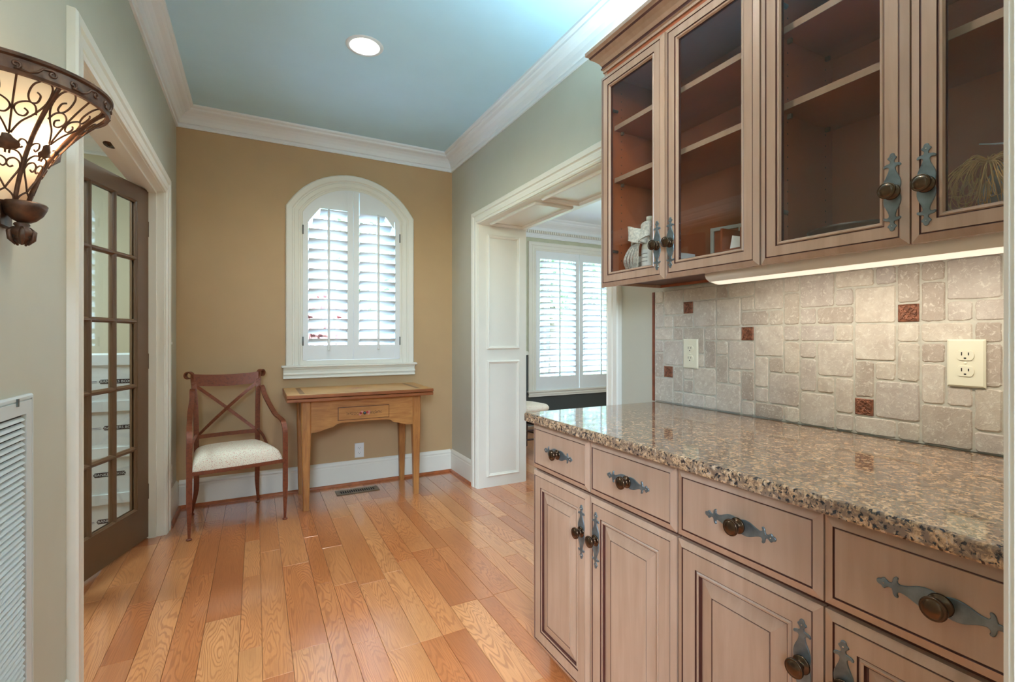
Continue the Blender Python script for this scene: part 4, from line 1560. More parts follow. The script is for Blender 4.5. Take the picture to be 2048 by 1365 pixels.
# ---- duplex outlets
def duplex(name, label, fn, mat, parent=None):
    """fn maps (a right, b up, h out of wall)"""
    t = thing(name, label, 'outlet')
    t.location = fn(0, 0, 0)
    o0 = Vector(fn(0, 0, 0))
    L = lambda a, b, h: tuple(Vector(fn(a, b, h)) - o0)
    mb = MB()
    mb.rings(0.073, 0.117, [(0, 0, 0), (0, 0.003, 0), (0.004, 0.006, 0)], lambda a, b, h: L(a - 0.0365, b - 0.0585, h))
    mb.build('cover_plate', mat, t)
    for sg in (-1, 1):
        mb = MB()
        loop = []
        for i in range(24):
            a = 2 * pi * i / 24
            loop.append((0.0172 * cos(a), max(-0.0130, min(0.0130, 0.0172 * sin(a)))))
        o1 = mb.add([L(x, sg * 0.0195 + y, 0.006) for x, y in loop]); o2 = mb.add([L(x * 0.96, sg * 0.0195 + y * 0.96, 0.0082) for x, y in loop])
        for i in range(24):
            j = (i + 1) % 24
            mb.face([o1 + i, o1 + j, o2 + j, o2 + i])
        mb.face(range(o2, o2 + 24))
        rc = mb.build('receptacle', mat, t)
        mb = MB()
        for sx, hh in ((-0.0065, 0.0042), (0.0065, 0.0034)):
            p = [L(sx - 0.0011, sg * 0.0195 + 0.0035 - hh, 0.0085), L(sx + 0.0011, sg * 0.0195 + 0.0035 - hh, 0.0085), L(sx + 0.0011, sg * 0.0195 + 0.0035 + hh, 0.0085), L(sx - 0.0011, sg * 0.0195 + 0.0035 + hh, 0.0085)]
            o = mb.add(p); mb.face([o, o + 1, o + 2, o + 3])
        pts = [L(0.0026 * cos(a), sg * 0.0195 - 0.0068 + min(0.0014, 0.0026 * sin(a)), 0.0085) for a in [i * 2 * pi / 12 for i in range(12)]]
        o = mb.add(pts); mb.face(range(o, o + 12))
        mb.build('slots', 'slot', rc)
    mb = MB(); mb.lathe([(0.0, 0.0072), (0.0026, 0.0068), (0.0030, 0.006)], lambda x, y, h: L(x, y, h), 10)
    mb.build('screw', mat, t)
    return t


duplex('wall_outlet', 'ivory duplex outlet low on the backsplash near the far end', lambda a, b, h: (XTILE - 0.001 - h, 1.3695 - a, 1.127 + b), 'outlet_ivory')
duplex('wall_outlet', 'ivory duplex outlet on the backsplash at the near end, by the right frame edge', lambda a, b, h: (XTILE - 0.001 - h, 0.5235 - a, 1.130 + b), 'outlet_ivory')
duplex('wall_outlet', 'white duplex outlet on the end wall under the wooden table', lambda a, b, h: (0.7435 + a, YB - h, 0.270 + b), 'outlet_white')
duplex('wall_outlet', 'white outlet low on the left wall behind the iron chair', lambda a, b, h: (XL + h, 3.80 + a, 0.30 + b), 'outlet_white')
t = thing('light_switch', 'white toggle switch on the left wall beside the french door', 'switch', (XL, 3.74, 1.15))
mb = MB(); mb.rings(0.073, 0.117, [(0, 0, 0), (0, 0.003, 0), (0.004, 0.006, 0)], lambda a, b, h: (h, a - 0.0365, b - 0.0585)); mb.build('cover_plate', 'outlet_white', t)
mb = MB(); mb.box(0.006, 0.018, -0.004, 0.004, -0.004, 0.010); mb.build('toggle', 'outlet_white', t)

# ---- under-cabinet strip light
t = thing('under_cabinet_light', 'long white strip light glowing beneath the near upper cabinet', 'light fixture', (0, 0, 0))
mb = MB()
LP = [(1.258, 1.4015), (1.255, 1.388), (1.260, 1.378), (1.276, 1.369), (1.300, 1.364), (1.318, 1.362), (1.338, 1.368), (1.344, 1.380), (1.344, 1.4015)]
for (seg, name, mat) in (((0, 3), 'housing', 'light_housing'), ((3, 7), 'lens', 'tube_lens'), ((7, 8), 'housing', 'light_housing')):
    mb = MB()
    pts = LP[seg[0]:seg[1] + 1]
    o = mb.add([(x, y, z) for y in (0.18, 1.062) for (x, z) in pts])
    k = len(pts)
    for i in range(k - 1):
        mb.face([o + i, o + i + 1, o + k + i + 1, o + k + i], 0, True)
    mb.build(name, mat, t)
mb = MB()
o = mb.add([(x, 1.062, z) for x, z in LP]); mb.face(range(o, o + len(LP)))
o = mb.add([(x, 1.066, z) for x, z in LP]); mb.face(range(o, o + len(LP)))
for i in range(len(LP)):
    j = (i + 1) % len(LP)
    mb.face([i, j, len(LP) + j, len(LP) + i])
mb.build('end_cap', 'light_housing', t)
l = light('under_cabinet_lamp', 'AREA', (1.325, 0.62, 1.355), 4.6, (1.0, 0.94, 0.84), (0, radians(-18), 0), size=0.03, size_y=0.86)

# ---- added uplight on top of the upper cabinets, cool fill for the ceiling
t = thing('added_uplight', 'slim white uplight added unseen on top of the upper cabinets to brighten the ceiling', 'light fixture', (1.40, 0.86, 2.262))
mb = MB(); mb.box(-0.02, 0.02, -0.62, 0.62, -0.016, 0.004, c=0.003); mb.build('channel', 'light_housing', t)
light('added_uplight_lamp', 'AREA', (1.40, 0.86, 2.272), 125, (0.50, 0.83, 1.0), (radians(180), 0, 0), size=0.04, size_y=1.2)

# ================================================================== LEFT WALL THINGS
# ---- return air grille
t = thing('return_air_grille', 'white louvred return air grille low on the left wall', 'vent', (XL, 0, 0))
GY0, GY1, GZ0, GZ1 = 0.86, 1.593, 0.24, 1.057
mb = MB()
mb.sweep([(GY0, GZ0), (GY1, GZ0), (GY1, GZ1), (GY0, GZ1)], [(0, 0.0), (0, 0.006), (0.004, 0.010), (0.010, 0.010), (0.011, 0.007), (0.013, 0.007), (0.014, 0.010), (0.044, 0.010), (0.046, 0.0)],
         lambda p, q, h: (h, p, q), closed=True)
mb.build('frame', 'grille_white', t)
mb = MB(); mb.box(0.0005, 0.0012, GY0 + 0.03, GY1 - 0.03, GZ0 + 0.03, GZ1 - 0.03); mb.build('cavity', 'vent_dark', t)
mb = MB()
o = mb.add([(0.0015, GY0 + 0.045, 0.0040), (0.0088, GY0 + 0.045, -0.0046), (0.0096, GY0 + 0.045, -0.0036), (0.0024, GY0 + 0.045, 0.0050),
            (0.0015, GY1 - 0.049, 0.0040), (0.0088, GY1 - 0.049, -0.0046), (0.0096, GY1 - 0.049, -0.0036), (0.0024, GY1 - 0.049, 0.0050)])
for q in ((0, 1, 2, 3), (7, 6, 5, 4), (0, 4, 5, 1), (1, 5, 6, 2), (2, 6, 7, 3), (3, 7, 4, 0)):
    mb.face([o + k for k in q])
sl = None
nz = int((GZ1 - GZ0 - 0.09) / 0.0145)
for k in range(nz):
    z = GZ1 - 0.055 - k * 0.0145
    if sl is None:
        sl = mb.build('slat', 'grille_white', t); sl.location = (0, 0, z)
    else:
        clone(sl, t, (0, 0, z))
mb = MB(); mb.box(0.010, 0.013, GY1 - 0.10, GY1 - 0.092, GZ1 - 0.022, GZ1 - 0.004); mb.build('latch', 'hinge', t)

# ---- wall sconce
SYC, SZT, SZB = 1.440, 1.748, 1.482
t = thing('wall_sconce', 'half-round wrought iron wall sconce with glowing amber glass and scrollwork', 'wall lamp', (XL, SYC, SZB))


def prof_r(f):
    """flare of the shade: 0 bottom .. 1 rim"""
    f = max(0.0, f)
    return 0.235 + 0.765 * (0.42 * f + 0.58 * f ** 2.4)


def cone(phi, f, extra=0.0):
    """phi from -90 (towards the camera) to +90 degrees, f height fraction"""
    k = prof_r(f)
    return (0.002 + (0.177 * k + extra) * cos(phi), (0.157 * k + extra) * sin(phi), f * (SZT - SZB - 0.034) + 0.004)


mb = MB()
NP, NF = 28, 14
o = mb.add([cone(-pi / 2 + pi * i / NP, j / NF, -0.004) for j in range(NF + 1) for i in range(NP + 1)])
for j in range(NF):
    for i in range(NP):
        a = o + j * (NP + 1) + i
        mb.face([a, a + 1, a + NP + 2, a + NP + 1], 0, True)
mb.build('glass_shade', 'sconce_glass', t)
# rim band
mb = MB()
RB = [(0.000, -0.036), (0.004, -0.036), (0.006, -0.030), (0.006, -0.006), (0.011, -0.003), (0.012, 0.002), (0.008, 0.005), (0.000, 0.005), (-0.003, 0.0), (-0.003, -0.036)]
N = 40
o = len(mb.v)
for i in range(N + 1):
    ph = -pi / 2 + pi * i / N
    for (e, zz) in RB:
        mb.v.append((0.002 + (0.178 + e) * cos(ph), (0.158 + e) * sin(ph), SZT - SZB + zz))
k = len(RB)
for i in range(N):
    for a in range(k):
        b = (a + 1) % k
        mb.face([o + i * k + a, o + i * k + b, o + (i + 1) * k + b, o + (i + 1) * k + a], 0, False)
rim = mb.build('rim_band', 'iron_sconce', t)


def spiral(c, r0, r1, a0, a1, n=14):
    return [(c[0] + (r0 + (r1 - r0) * i / n) * cos(a0 + (a1 - a0) * i / n), c[1] + (r0 + (r1 - r0) * i / n) * sin(a0 + (a1 - a0) * i / n)) for i in range(n + 1)]


# scroll relief on the rim (u = arc metres, w = height from mid band)
mb = MB()
for sct in range(7):
    u0 = -0.262 + sct * 0.0875
    line = spiral((-0.026, -0.001), 0.002, 0.0085, pi * 1.6, -pi * 0.6, 12) + [(-0.008, -0.010), (0.004, -0.004), (0.012, 0.006)] + spiral((0.026, 0.001), 0.0085, 0.002, pi * 0.75, -pi * 1.6, 12)
    mb.tube([(0.002 + 0.1845 * cos((u0 + a) / 0.172), 0.1645 * sin((u0 + a) / 0.172), SZT - SZB - 0.018 + b) for a, b in line if abs(u0 + a) < 0.265], 0.0024, 6)
mb.build('rim_scroll', 'iron_sconce', rim)
# ribs
for q in range(5):
    ph = radians(-88 + 44 * q)
    mb = MB(); mb.tube([cone(ph, i / 16, 0.002) for i in range(17)], 0.0042 if q not in (0, 4) else 0.006, 8)
    mb.build('rib', 'iron_sconce', t)
# scrollwork in each panel; local panel coords: s in -1..1 across the panel, f height
HW = 1.0


def panel_curve(mb, phc, pts, r=0.0019, dphi=radians(22)):
    mb.tube([cone(phc + p.x * dphi, p.y, 0.0035) for p in smooth([(a, b, 0) for a, b in pts], 4)], r, 5)


for q in range(4):
    phc = radians(-66 + 44 * q)
    mb = MB()
    panel_curve(mb, phc, [(0, 1.0), (0, 0.80), (0, 0.55)])
    for sg in (-1, 1):
        S = lambda lst: [(sg * a, b) for a, b in lst]
        # big upper scroll
        panel_curve(mb, phc, S([(0.06, 0.56), (0.35, 0.66), (0.70, 0.74), (0.92, 0.84), (0.88, 0.95), (0.66, 0.99), (0.42, 0.95), (0.36, 0.87), (0.48, 0.82), (0.66, 0.83), (0.68, 0.88), (0.56, 0.90)]))
        # small scroll under it
        panel_curve(mb, phc, S([(0.78, 0.74), (0.66, 0.80), (0.42, 0.82), (0.14, 0.79), (0.06, 0.75), (0.2, 0.71), (0.42, 0.71), (0.5, 0.745), (0.36, 0.765)]))
        # side volute at mid height
        panel_curve(mb, phc, S([(1.0, 0.47), (0.80, 0.52), (0.55, 0.53), (0.45, 0.49), (0.58, 0.46), (0.70, 0.475)]))
        # lower heart
        panel_curve(mb, phc, S([(0.0, 0.10), (0.45, 0.19), (0.82, 0.28), (0.85, 0.36), (0.55, 0.42), (0.15, 0.43), (0.1, 0.395)]))
        panel_curve(mb, phc, S([(0.88, 0.27), (0.75, 0.335), (0.40, 0.365), (0.08, 0.345), (0.0, 0.31), (0.2, 0.285), (0.42, 0.30)]))
        panel_curve(mb, phc, S([(0.0, 0.10), (0.55, 0.06), (0.80, 0.02), (0.7, -0.005)]))
    mb.build('scrollwork', 'iron_sconce', t)
    # cast leaf
    mb = MB()
    rr_ = random.Random(q)
    pts = []
    for i in range(18):
        a = 2 * pi * i / 18
        rad = 1.15 + 0.16 * cos(3 * a + 0.6) + rr_.uniform(-0.16, 0.16)
        pts.append((0.40 * rad * cos(a), 0.48 + 0.055 * rad * sin(a)))
    c0 = mb.add([cone(phc, 0.48, 0.014)])
    o = mb.add([cone(phc + s * radians(22), f, 0.006) for s, f in pts])
    for i in range(18):
        mb.face([c0, o + i, o + (i + 1) % 18], 0, True)
    mb.build('leaf', 'iron_sconce', t)
# bowl and finial
mb = MB()
mb.lathe([(0.0, -0.036), (0.012, -0.036), (0.020, -0.031), (0.031, -0.019), (0.037, -0.006), (0.039, 0.003), (0.036, 0.006), (0.0, 0.008)], lambda x, y, h: (0.040 + x, y, h), 24)
mb.build('bowl', 'iron_sconce', t)
mb = MB()
mb.lathe([(0.0, -0.086), (0.007, -0.083), (0.014, -0.074), (0.016, -0.074), (0.012, -0.068), (0.019, -0.064), (0.020, -0.056), (0.016, -0.050), (0.011, -0.046), (0.014, -0.042), (0.012, -0.038)], lambda x, y, h: (0.036 + x, y, h), 18)
for k in range(5):
    a = 2 * pi * k / 5
    mb.tube([(0.036 + 0.012 * cos(a), 0.012 * sin(a), -0.048), (0.036 + 0.021 * cos(a), 0.021 * sin(a), -0.058), (0.036 + 0.019 * cos(a), 0.019 * sin(a), -0.074), (0.036 + 0.010 * cos(a), 0.010 * sin(a), -0.086)], [0.003, 0.005, 0.005, 0.002], 6)
mb.build('finial', 'iron_sconce', t)
mb = MB(); mb.box(0.0, 0.012, -0.03, 0.03, -0.05, 0.22, c=0.003); mb.build('wall_plate', 'iron_sconce', t)
light('sconce_bulb', 'POINT', (XL + 0.085, SYC, SZB + 0.135), 6.0, (1.0, 0.80, 0.56), size=0.035)

# ================================================================== CEILING LIGHTS
def can_light(x, y, label):
    t = thing('recessed_light', label, 'ceiling light', (x, y, HC), group='recessed ceiling lights')
    mb = MB()
    mb.lathe([(0.076, 0.002), (0.076, -0.003), (0.082, -0.006), (0.096, -0.004), (0.100, 0.0)], IDENT, 36)
    mb.build('trim_ring', 'vent_white', t)
    mb = MB()
    pr = []
    for k in range(9):
        r = 0.0765 - k * 0.0012
        pr += [(r, 0.002 + k * 0.0085), (r - 0.0022, 0.0055 + k * 0.0085), (r - 0.0010, 0.0100 + k * 0.0085)]
    pr += [(0.064, 0.085), (0.062, 0.098), (0.0, 0.099)]
    mb.lathe(pr, IDENT, 36, smooth=False)
    mb.build('baffle', 'vent_white', t)
    mb = MB()
    mb.lathe([(0.060, 0.086), (0.056, 0.070), (0.040, 0.060), (0.02, 0.056), (0.0, 0.055)], IDENT, 30)
    mb.build('bulb', 'bulb', t)
    return t


can_light(0.527, 2.72, 'recessed round ceiling light nearest the arched window')
light('recessed_lamp', 'SPOT', (0.527, 2.72, HC + 0.045), 80, WARM, size=0.045, spot=radians(160), blend=0.6)
light('recessed_lamp', 'SPOT', (0.527, 0.85, HC + 0.045), 85, WARM, size=0.045, spot=radians(160), blend=0.6)
can_light(0.527, 0.85, 'recessed round ceiling light overhead, seen only as a reflection in the cabinet glass')

def pendant(x, y, z, label):  # cord and socket for the added, unseen fill lamps
    t = thing('added_fill_lamp', label, 'pendant lamp', (x, y, z))
    mb = MB(); mb.tube([(0, 0, 0.19), (0, 0, HC - z - 0.02)], 0.004, 8); mb.build('cord', 'black', t)
    mb = MB(); mb.lathe([(0.0, 0.10), (0.03, 0.10), (0.035, 0.13), (0.02, 0.19), (0.0, 0.20)], lambda a, b, h: (a, b, h + 0.06), 16); mb.build('socket', 'bronze', t)
    mb = MB(); mb.lathe([(0.0, 0.0), (0.05, 0.0), (0.06, -0.012), (0.05, -0.02), (0.0, -0.02)], lambda a, b, h: (a, b, HC - z + h), 18); mb.build('canopy', 'bronze', t)


pendant(-0.80, -1.15, 1.62, 'unseen fill lamp added in the kitchen behind the viewer to brighten the hall')
pendant(3.5, 3.3, 1.85, 'unseen fill lamp added in the dining room to stand in for daylight')

# ================================================================== CHAIR
# local frame: origin midway between the front feet, +x to the chair's right as seen from the front, +y to the back
chair = thing('iron_armchair', 'rust-coloured iron armchair with crossed back and small-print floral seat', 'chair', (-0.088, 3.428, 0), radians(11.3))
FW, RW, RD = 0.262, 0.182, 0.415      # half widths front/rear, depth


for sg in (-1, 1):
    # front leg carrying on up into the arm
    mb = MB()
    xa = sg * FW
    pts = smooth([(xa, 0.010, 0.012), (xa, 0.006, 0.10), (xa, 0.0, 0.22), (xa, 0.0, 0.40), (xa, 0.0, 0.52), (xa * 0.995, 0.004, 0.585), (xa * 0.985, 0.03, 0.632), (xa * 0.965, 0.085, 0.652),
                  (xa * 0.93, 0.17, 0.668), (sg * (RW + 0.05), 0.26, 0.715), (sg * (RW + 0.032), 0.34, 0.785), (sg * (RW + 0.027), 0.385, 0.835), (sg * (RW + 0.022), 0.402, 0.846)], 4)
    wd = []
    for p in pts:
        z = p[2]
        wd.append(0.012 + 0.018 * min(1, z / 0.22) if p[1] < 0.03 and z < 0.22 else 0.030)
    mb.ribbon(pts, (1, 0, 0), 0.030, 0.010, widths=wd)
    leg = mb.build('front_leg_and_arm', 'rust_iron', chair)
    mb = MB(); mb.lathe([(0.0, 0.0), (0.014, 0.0), (0.016, 0.003), (0.014, 0.008), (0.006, 0.012), (0.0, 0.013)], lambda x, y, h: (xa + x, 0.010 + y, h + 0.0005), 14)
    mb.build('foot', 'rust_iron', leg)
    # rear leg and back upright
    xr = sg * RW
    mb = MB()
    pts = smooth([(sg * (RW + 0.018), RD + 0.075, 0.012), (sg * (RW + 0.012), RD + 0.052, 0.07), (xr, RD + 0.012, 0.18), (xr, RD, 0.32), (xr, RD, 0.42), (xr * 1.005, RD + 0.003, 0.56),
                  (xr * 1.02, RD + 0.012, 0.72), (xr * 1.06, RD + 0.028, 0.86), (xr * 1.09, RD + 0.045, 0.925)], 4)
    # the top rolls over outwards into a scroll
    cdir = Vector((sg * 0.80, 0.60, 0)).normalized()
    base = Vector(pts[-1])
    cen = base + cdir * 0.026 + Vector((0, 0, 0.008))
    roll = []
    for i in range(1, 17):
        a = pi - i * (1.62 * pi) / 16
        rr = 0.027 - 0.009 * i / 16
        roll.append(cen + cdir * rr * cos(a) + Vector((0, 0, 1)) * rr * sin(a))
    allp = [tuple(p) for p in pts] + [tuple(p) for p in roll]
    sidev = Vector((0, 0, 1)).cross(cdir)
    npts = len(pts)
    def wdir(i, npts=npts, sidev=sidev, sg=sg):
        f = max(0.0, min(1.0, (i - npts + 6) / 6))
        return Vector((1, 0, 0)) * (1 - f) + sidev * f * (1 if sidev.x > 0 else -1)
    wd = [0.014 + 0.016 * min(1, p[2] / 0.2) for p in pts] + [0.030] * len(roll)
    mb.ribbon(allp, wdir, 0.030, 0.008, widths=wd)
    up_ = mb.build('rear_leg_and_upright', 'rust_iron', chair)
    mb = MB(); mb.lathe([(0.0, 0.0), (0.014, 0.0), (0.016, 0.003), (0.014, 0.008), (0.006, 0.012), (0.0, 0.013)], lambda x, y, h: (sg * (RW + 0.018) + x, RD + 0.075 + y, h + 0.0005), 14)
    mb.build('foot', 'rust_iron', up_)
    # curved brace from the upright down to the seat side
    mb = MB(); mb.ribbon(smooth([(xr, RD, 0.545), (sg * (RW + 0.03), RD - 0.05, 0.49), (sg * (RW + 0.048), RD - 0.13, 0.40)], 6), (1, 0, 0), 0.016, 0.006)
    mb.build('brace', 'rust_iron', chair)


def back_pt(xf, z):
    """point on the slightly curved back; xf -1..1"""
    y = RD + 0.002 + max(0, z - 0.5) * 0.085 + (1 - xf * xf) * 0.022
    return (xf * RW * (1 + max(0, z - 0.6) * 0.22), y, z)


mb = MB()
N = 14
o = len(mb.v)
for i in range(N + 1):
    xf = -1 + 2 * i / N
    zt = 0.945 - 0.012 * (1 - xf * xf) + 0.004 * xf * 0
    zb = 0.868 - 0.014 * (1 - xf * xf)
    for z, dy in ((zb, -0.003), (zt, -0.003), (zt, 0.003), (zb, 0.003)):
        p = back_pt(xf, z)
        mb.v.append((p[0], p[1] + dy, p[2]))
for i in range(N):
    for k in range(4):
        k2 = (k + 1) % 4
        mb.face([o + i * 4 + k, o + i * 4 + k2, o + (i + 1) * 4 + k2, o + (i + 1) * 4 + k])
mb.face([o, o + 1, o + 2, o + 3]); mb.face([o + N * 4 + k for k in range(4)])
mb.build('crest_rail', 'rust_iron', chair)
mb = MB(); mb.ribbon([back_pt(-1 + 2 * i / 10, 0.528) for i in range(11)], (0, 0, 1), 0.026, 0.008); mb.build('lower_back_rail', 'rust_iron', chair)
for sg in (-1, 1):
    mb = MB()
    mb.ribbon([tuple(Vector(back_pt(sg * (-0.96 + 1.92 * i / 10), 0.868 - 0.33 * i / 10)) + Vector((0, 0.004 * sg, 0))) for i in range(11)], (0.55, 0, 0.83), 0.021, 0.006)
    mb.build('cross_bar', 'rust_iron', chair)
# seat frame
mb = MB()
fr = [(-FW + 0.005, 0.0), (0, -0.012), (FW - 0.005, 0.0), (RW, RD), (-RW, RD)]
mb.sweep(fr, [(0.0, -0.011), (0.010, -0.011), (0.010, 0.011), (0.0, 0.011), (0.0, -0.011)], lambda p, q, h: (p, q, 0.386 + h), closed=True)
mb.build('seat_frame', 'rust_iron', chair)
# cushion: puffed trapezoid
mb = MB()
NU, NV = 18, 16


def cush(u, v, top):
    # u,v in -1..1
    e = 3.6
    hw = (FW - 0.014) * (1 - (v + 1) / 2) + (RW + 0.018) * ((v + 1) / 2)
    x = u * hw
    y = 0.008 + (RD - 0.012) * (v + 1) / 2 - 0.012 * (1 - u * u) * (1 - v) / 2
    edge = max(abs(u), abs(v))
    k = (1 - abs(u) ** 14) ** 0.5 * (1 - abs(v) ** 14) ** 0.5
    z = 0.398 + (0.070 * k + 0.026 * (1 - u ** 4) * (1 - v ** 4)) if top else 0.392
    return (x, y, z)


for top in (True, False):
    o = mb.add([cush(sin(pi / 2 * (-1 + 2 * i / NU)), sin(pi / 2 * (-1 + 2 * j / NV)), top) for j in range(NV + 1) for i in range(NU + 1)])
    for j in range(NV):
        for i in range(NU):
            a = o + j * (NU + 1) + i
            mb.face([a, a + 1, a + NU + 2, a + NU + 1], 0, True)
W1 = NU + 1
half = W1 * (NV + 1)
border = [i for i in range(W1)] + [j * W1 + NU for j in range(1, NV + 1)] + [NV * W1 + i for i in range(NU - 1, -1, -1)] + [j * W1 for j in range(NV - 1, 0, -1)]
for a, b in zip(border, border[1:] + border[:1]):
    mb.face([a, b, half + b, half + a])
mb.build('seat_cushion', 'floral_fabric', chair)

# ================================================================== SIDE TABLE (fold-over game table)
tb = thing('console_table', 'rustic honey pine fold-over table with painted drawer under the arched window', 'table', (0.688, 3.60, 0))
HXl, HXr = -0.385, 0.387
FY, BY = -0.006, 0.40
for (lx, ly) in ((HXl, FY), (HXr, FY), (HXl, BY - 0.0), (HXr, BY - 0.0)):
    mb = MB()
    o = len(mb.v)
    for (z, w) in ((0.0, 0.018), (0.004, 0.019), (0.50, 0.029), (0.52, 0.0305), (0.757, 0.031)):
        c = w * 0.22
        for (a, b) in ((-w, -w + c), (-w + c, -w), (w - c, -w), (w, -w + c), (w, w - c), (w - c, w), (-w + c, w), (-w, w - c)):
            mb.v.append((lx + a, ly + b, z))
    for i in range(4):
        for k in range(8):
            k2 = (k + 1) % 8
            mb.face([o + i * 8 + k, o + i * 8 + k2, o + (i + 1) * 8 + k2, o + (i + 1) * 8 + k])
    mb.face(range(o + 7, o - 1, -1)); mb.face(range(o + 32, o + 40))
    mb.build('leg', 'pine_leg', tb)


def apron_pts():
    L = HXr - HXl - 0.06
    prof = [(0.0, 0.533), (0.05, 0.536), (0.085, 0.548), (0.115, 0.556), (0.148, 0.562), (0.165, 0.580), (0.19, 0.586), (0.5 * L, 0.590)]
    pts = [(HXl + 0.03 + a, z) for a, z in prof] + [(HXr - 0.03 - a, z) for a, z in reversed(prof[:-1])]
    return pts


mb = MB()
lo = apron_pts()
ys = (FY - 0.020, FY - 0.002)
o = mb.add([(x, y, z) for y in ys for (x, z) in lo] + [(x, y, 0.757) for y in ys for (x, z) in lo])
n = len(lo)
for i in range(n - 1):
    mb.face([o + i, o + i + 1, o + 2 * n + i + 1, o + 2 * n + i])
    mb.face([o + n + i, o + n + i + 1, o + 3 * n + i + 1, o + 3 * n + i])
    mb.face([o + i, o + i + 1, o + n + i + 1, o + n + i])
    mb.face([o + 2 * n + i, o + 2 * n + i + 1, o + 3 * n + i + 1, o + 3 * n + i])
mb.build('front_apron', 'pine', tb)
for (x0, x1, y0, y1) in ((HXl - 0.016, HXl + 0.004, FY + 0.028, BY - 0.028), (HXr - 0.004, HXr + 0.016, FY + 0.028, BY - 0.028), (HXl + 0.03, HXr - 0.03, BY - 0.004, BY + 0.016)):
    mb = MB(); mb.box(x0, x1, y0, y1, 0.575, 0.757); mb.build('apron', 'pine', tb)
# drawer with painted garland
yfd = FY - 0.020
mb = MB()
mb.rings(0.360, 0.094, [(0, -0.0005, 0), (0, 0.0008, 1), (0.004, 0.0008, 1), (0.004, 0.004, 0), (0.006, 0.005, 0)], lambda a, b, h: (-0.180 + a, yfd - h, 0.602 + b))
drw = mb.build('drawer', ['pine', 'glaze'], tb)
mb = MB()
rg_ = random.Random(3)
def leafpoly(cx, cz, ang, ln, wd):
    pts = []
    for k in range(9):
        f = k / 8
        pts.append((ln * f, wd * sin(pi * f)))
    pts += [(ln * f / 8, -wd * sin(pi * f / 8)) for f in range(7, 0, -1)]
    o = mb.add([(cx + a * cos(ang) - b * sin(ang), yfd - 0.0054, cz + a * sin(ang) + b * cos(ang)) for a, b in pts])
    mb.face(range(o, o + len(pts)))
for sg in (-1, 1):
    for k in range(9):
        x = sg * (0.03 + k * 0.0105)
        for d in (-1, 1):
            leafpoly(x, 0.647 + rg_.uniform(-0.002, 0.002), (0 if sg > 0 else pi) + d * sg * rg_.uniform(0.45, 0.95), rg_.uniform(0.012, 0.022) * (1 - k * 0.04), 0.0028)
mb.build('painted_leaves', 'flower_leaf', drw)
for nm, mt, cs in (('painted_flower', 'flower_red', [(-0.024, 0.646), (0.022, 0.650)]), ('painted_flower', 'flower_rose', [(-0.016, 0.655), (0.030, 0.641), (-0.028, 0.638), (0.034, 0.654)])):
    mb = MB()
    for (cx, cz) in cs:
        o = mb.add([(cx + 0.0085 * (1 + 0.15 * cos(5 * a)) * cos(a), yfd - 0.0058, cz + 0.0085 * (1 + 0.15 * cos(5 * a)) * sin(a)) for a in [i * 2 * pi / 20 for i in range(20)]])
        mb.face(range(o, o + 20))
    mb.build(nm, mt, drw)
mb = MB(); mb.lathe([(0.0, 0.0), (0.006, 0.0), (0.005, 0.008), (0.010, 0.013), (0.0115, 0.018), (0.009, 0.024), (0.0, 0.027)], lambda x, y, h: (0.0 + x, yfd - 0.005 - h, 0.648 + y), 18)
mb.build('knob', 'knob_steel', drw)
# two folded leaves
TX0, TX1, TY0, TY1 = 0.176 - 0.688, 1.182 - 0.688, 3.487 - 3.60, 4.035 - 3.60
mb = MB(); mb.box(TX0 + 0.002, TX1 - 0.002, TY0 + 0.002, TY1, 0.757, 0.778, 0, c=0.003)
mb.build('lower_leaf', 'pine_edge', tb)
mb = MB(); mb.box(TX0, TX1, TY0, TY1, 0.7815, 0.805, 0, c=0.004)
lf = mb.build('upper_leaf', 'pine_edge', tb)
mb = MB()
def top_patch(x0, x1, y0, y1, mi, zz=0.8054):
    o = mb.add([(x0, y0, zz), (x1, y0, zz), (x1, y1, zz), (x0, y1, zz)]); mb.face([o, o + 1, o + 2, o + 3], mi)
    return o
ix0, ix1, iy0, iy1 = TX0 + 0.085, TX1 - 0.085, TY0 + 0.055, TY1 - 0.055
top_patch(TX0 + 0.005, TX1 - 0.005, TY0 + 0.005, TY1 - 0.005, 0)
top_patch(ix0, ix1, iy0, iy1, 1, 0.8057)
top_patch(ix0 + 0.032, ix1 - 0.032, iy0 + 0.012, iy1 - 0.012, 0, 0.8060)
mb.build('inlaid_top', ['pine_top', 'inlay'], lf)
mb = MB()
for k in range(26):
    a = rg_.uniform(0, 2 * pi); r = rg_.uniform(0.01, 0.11)
    cx, cy = r * cos(a) * 1.2, 0.18 + r * sin(a) * 0.6
    o = mb.add([(cx + 0.010 * cos(b), cy + 0.010 * sin(b), 0.8063) for b in [i * 2 * pi / 8 for i in range(8)]]); mb.face(range(o, o + 8))
mb.build('painted_bouquet', 'flower_rose', lf)

# ---- floor register
t = thing('floor_register', 'bronze slotted floor register in front of the end wall under the table', 'vent', (0.695, 3.868, 0.0))
mb = MB()
mb.sweep([(-0.160, -0.064), (0.160, -0.064), (0.160, 0.064), (-0.160, 0.064)], [(0, 0), (0.006, 0.005), (0.028, 0.005), (0.030, 0.001)], lambda p, q, h: (p, q, h + 0.0004), closed=True)
mb.build('frame', 'vent_bronze', t)
mb = MB(); mb.box(-0.132, 0.132, -0.036, 0.036, 0.0003, 0.0009); mb.build('cavity', 'vent_dark', t)
bar = None
for k in range(17):
    x = -0.128 + k * 0.016
    if bar is None:
        mb = MB(); mb.box(-0.0028, 0.0028, -0.035, 0.035, 0.001, 0.0045); bar = mb.build('bar', 'vent_bronze', t); bar.location = (x, 0, 0)
    else:
        clone(bar, t, (x, 0, 0))

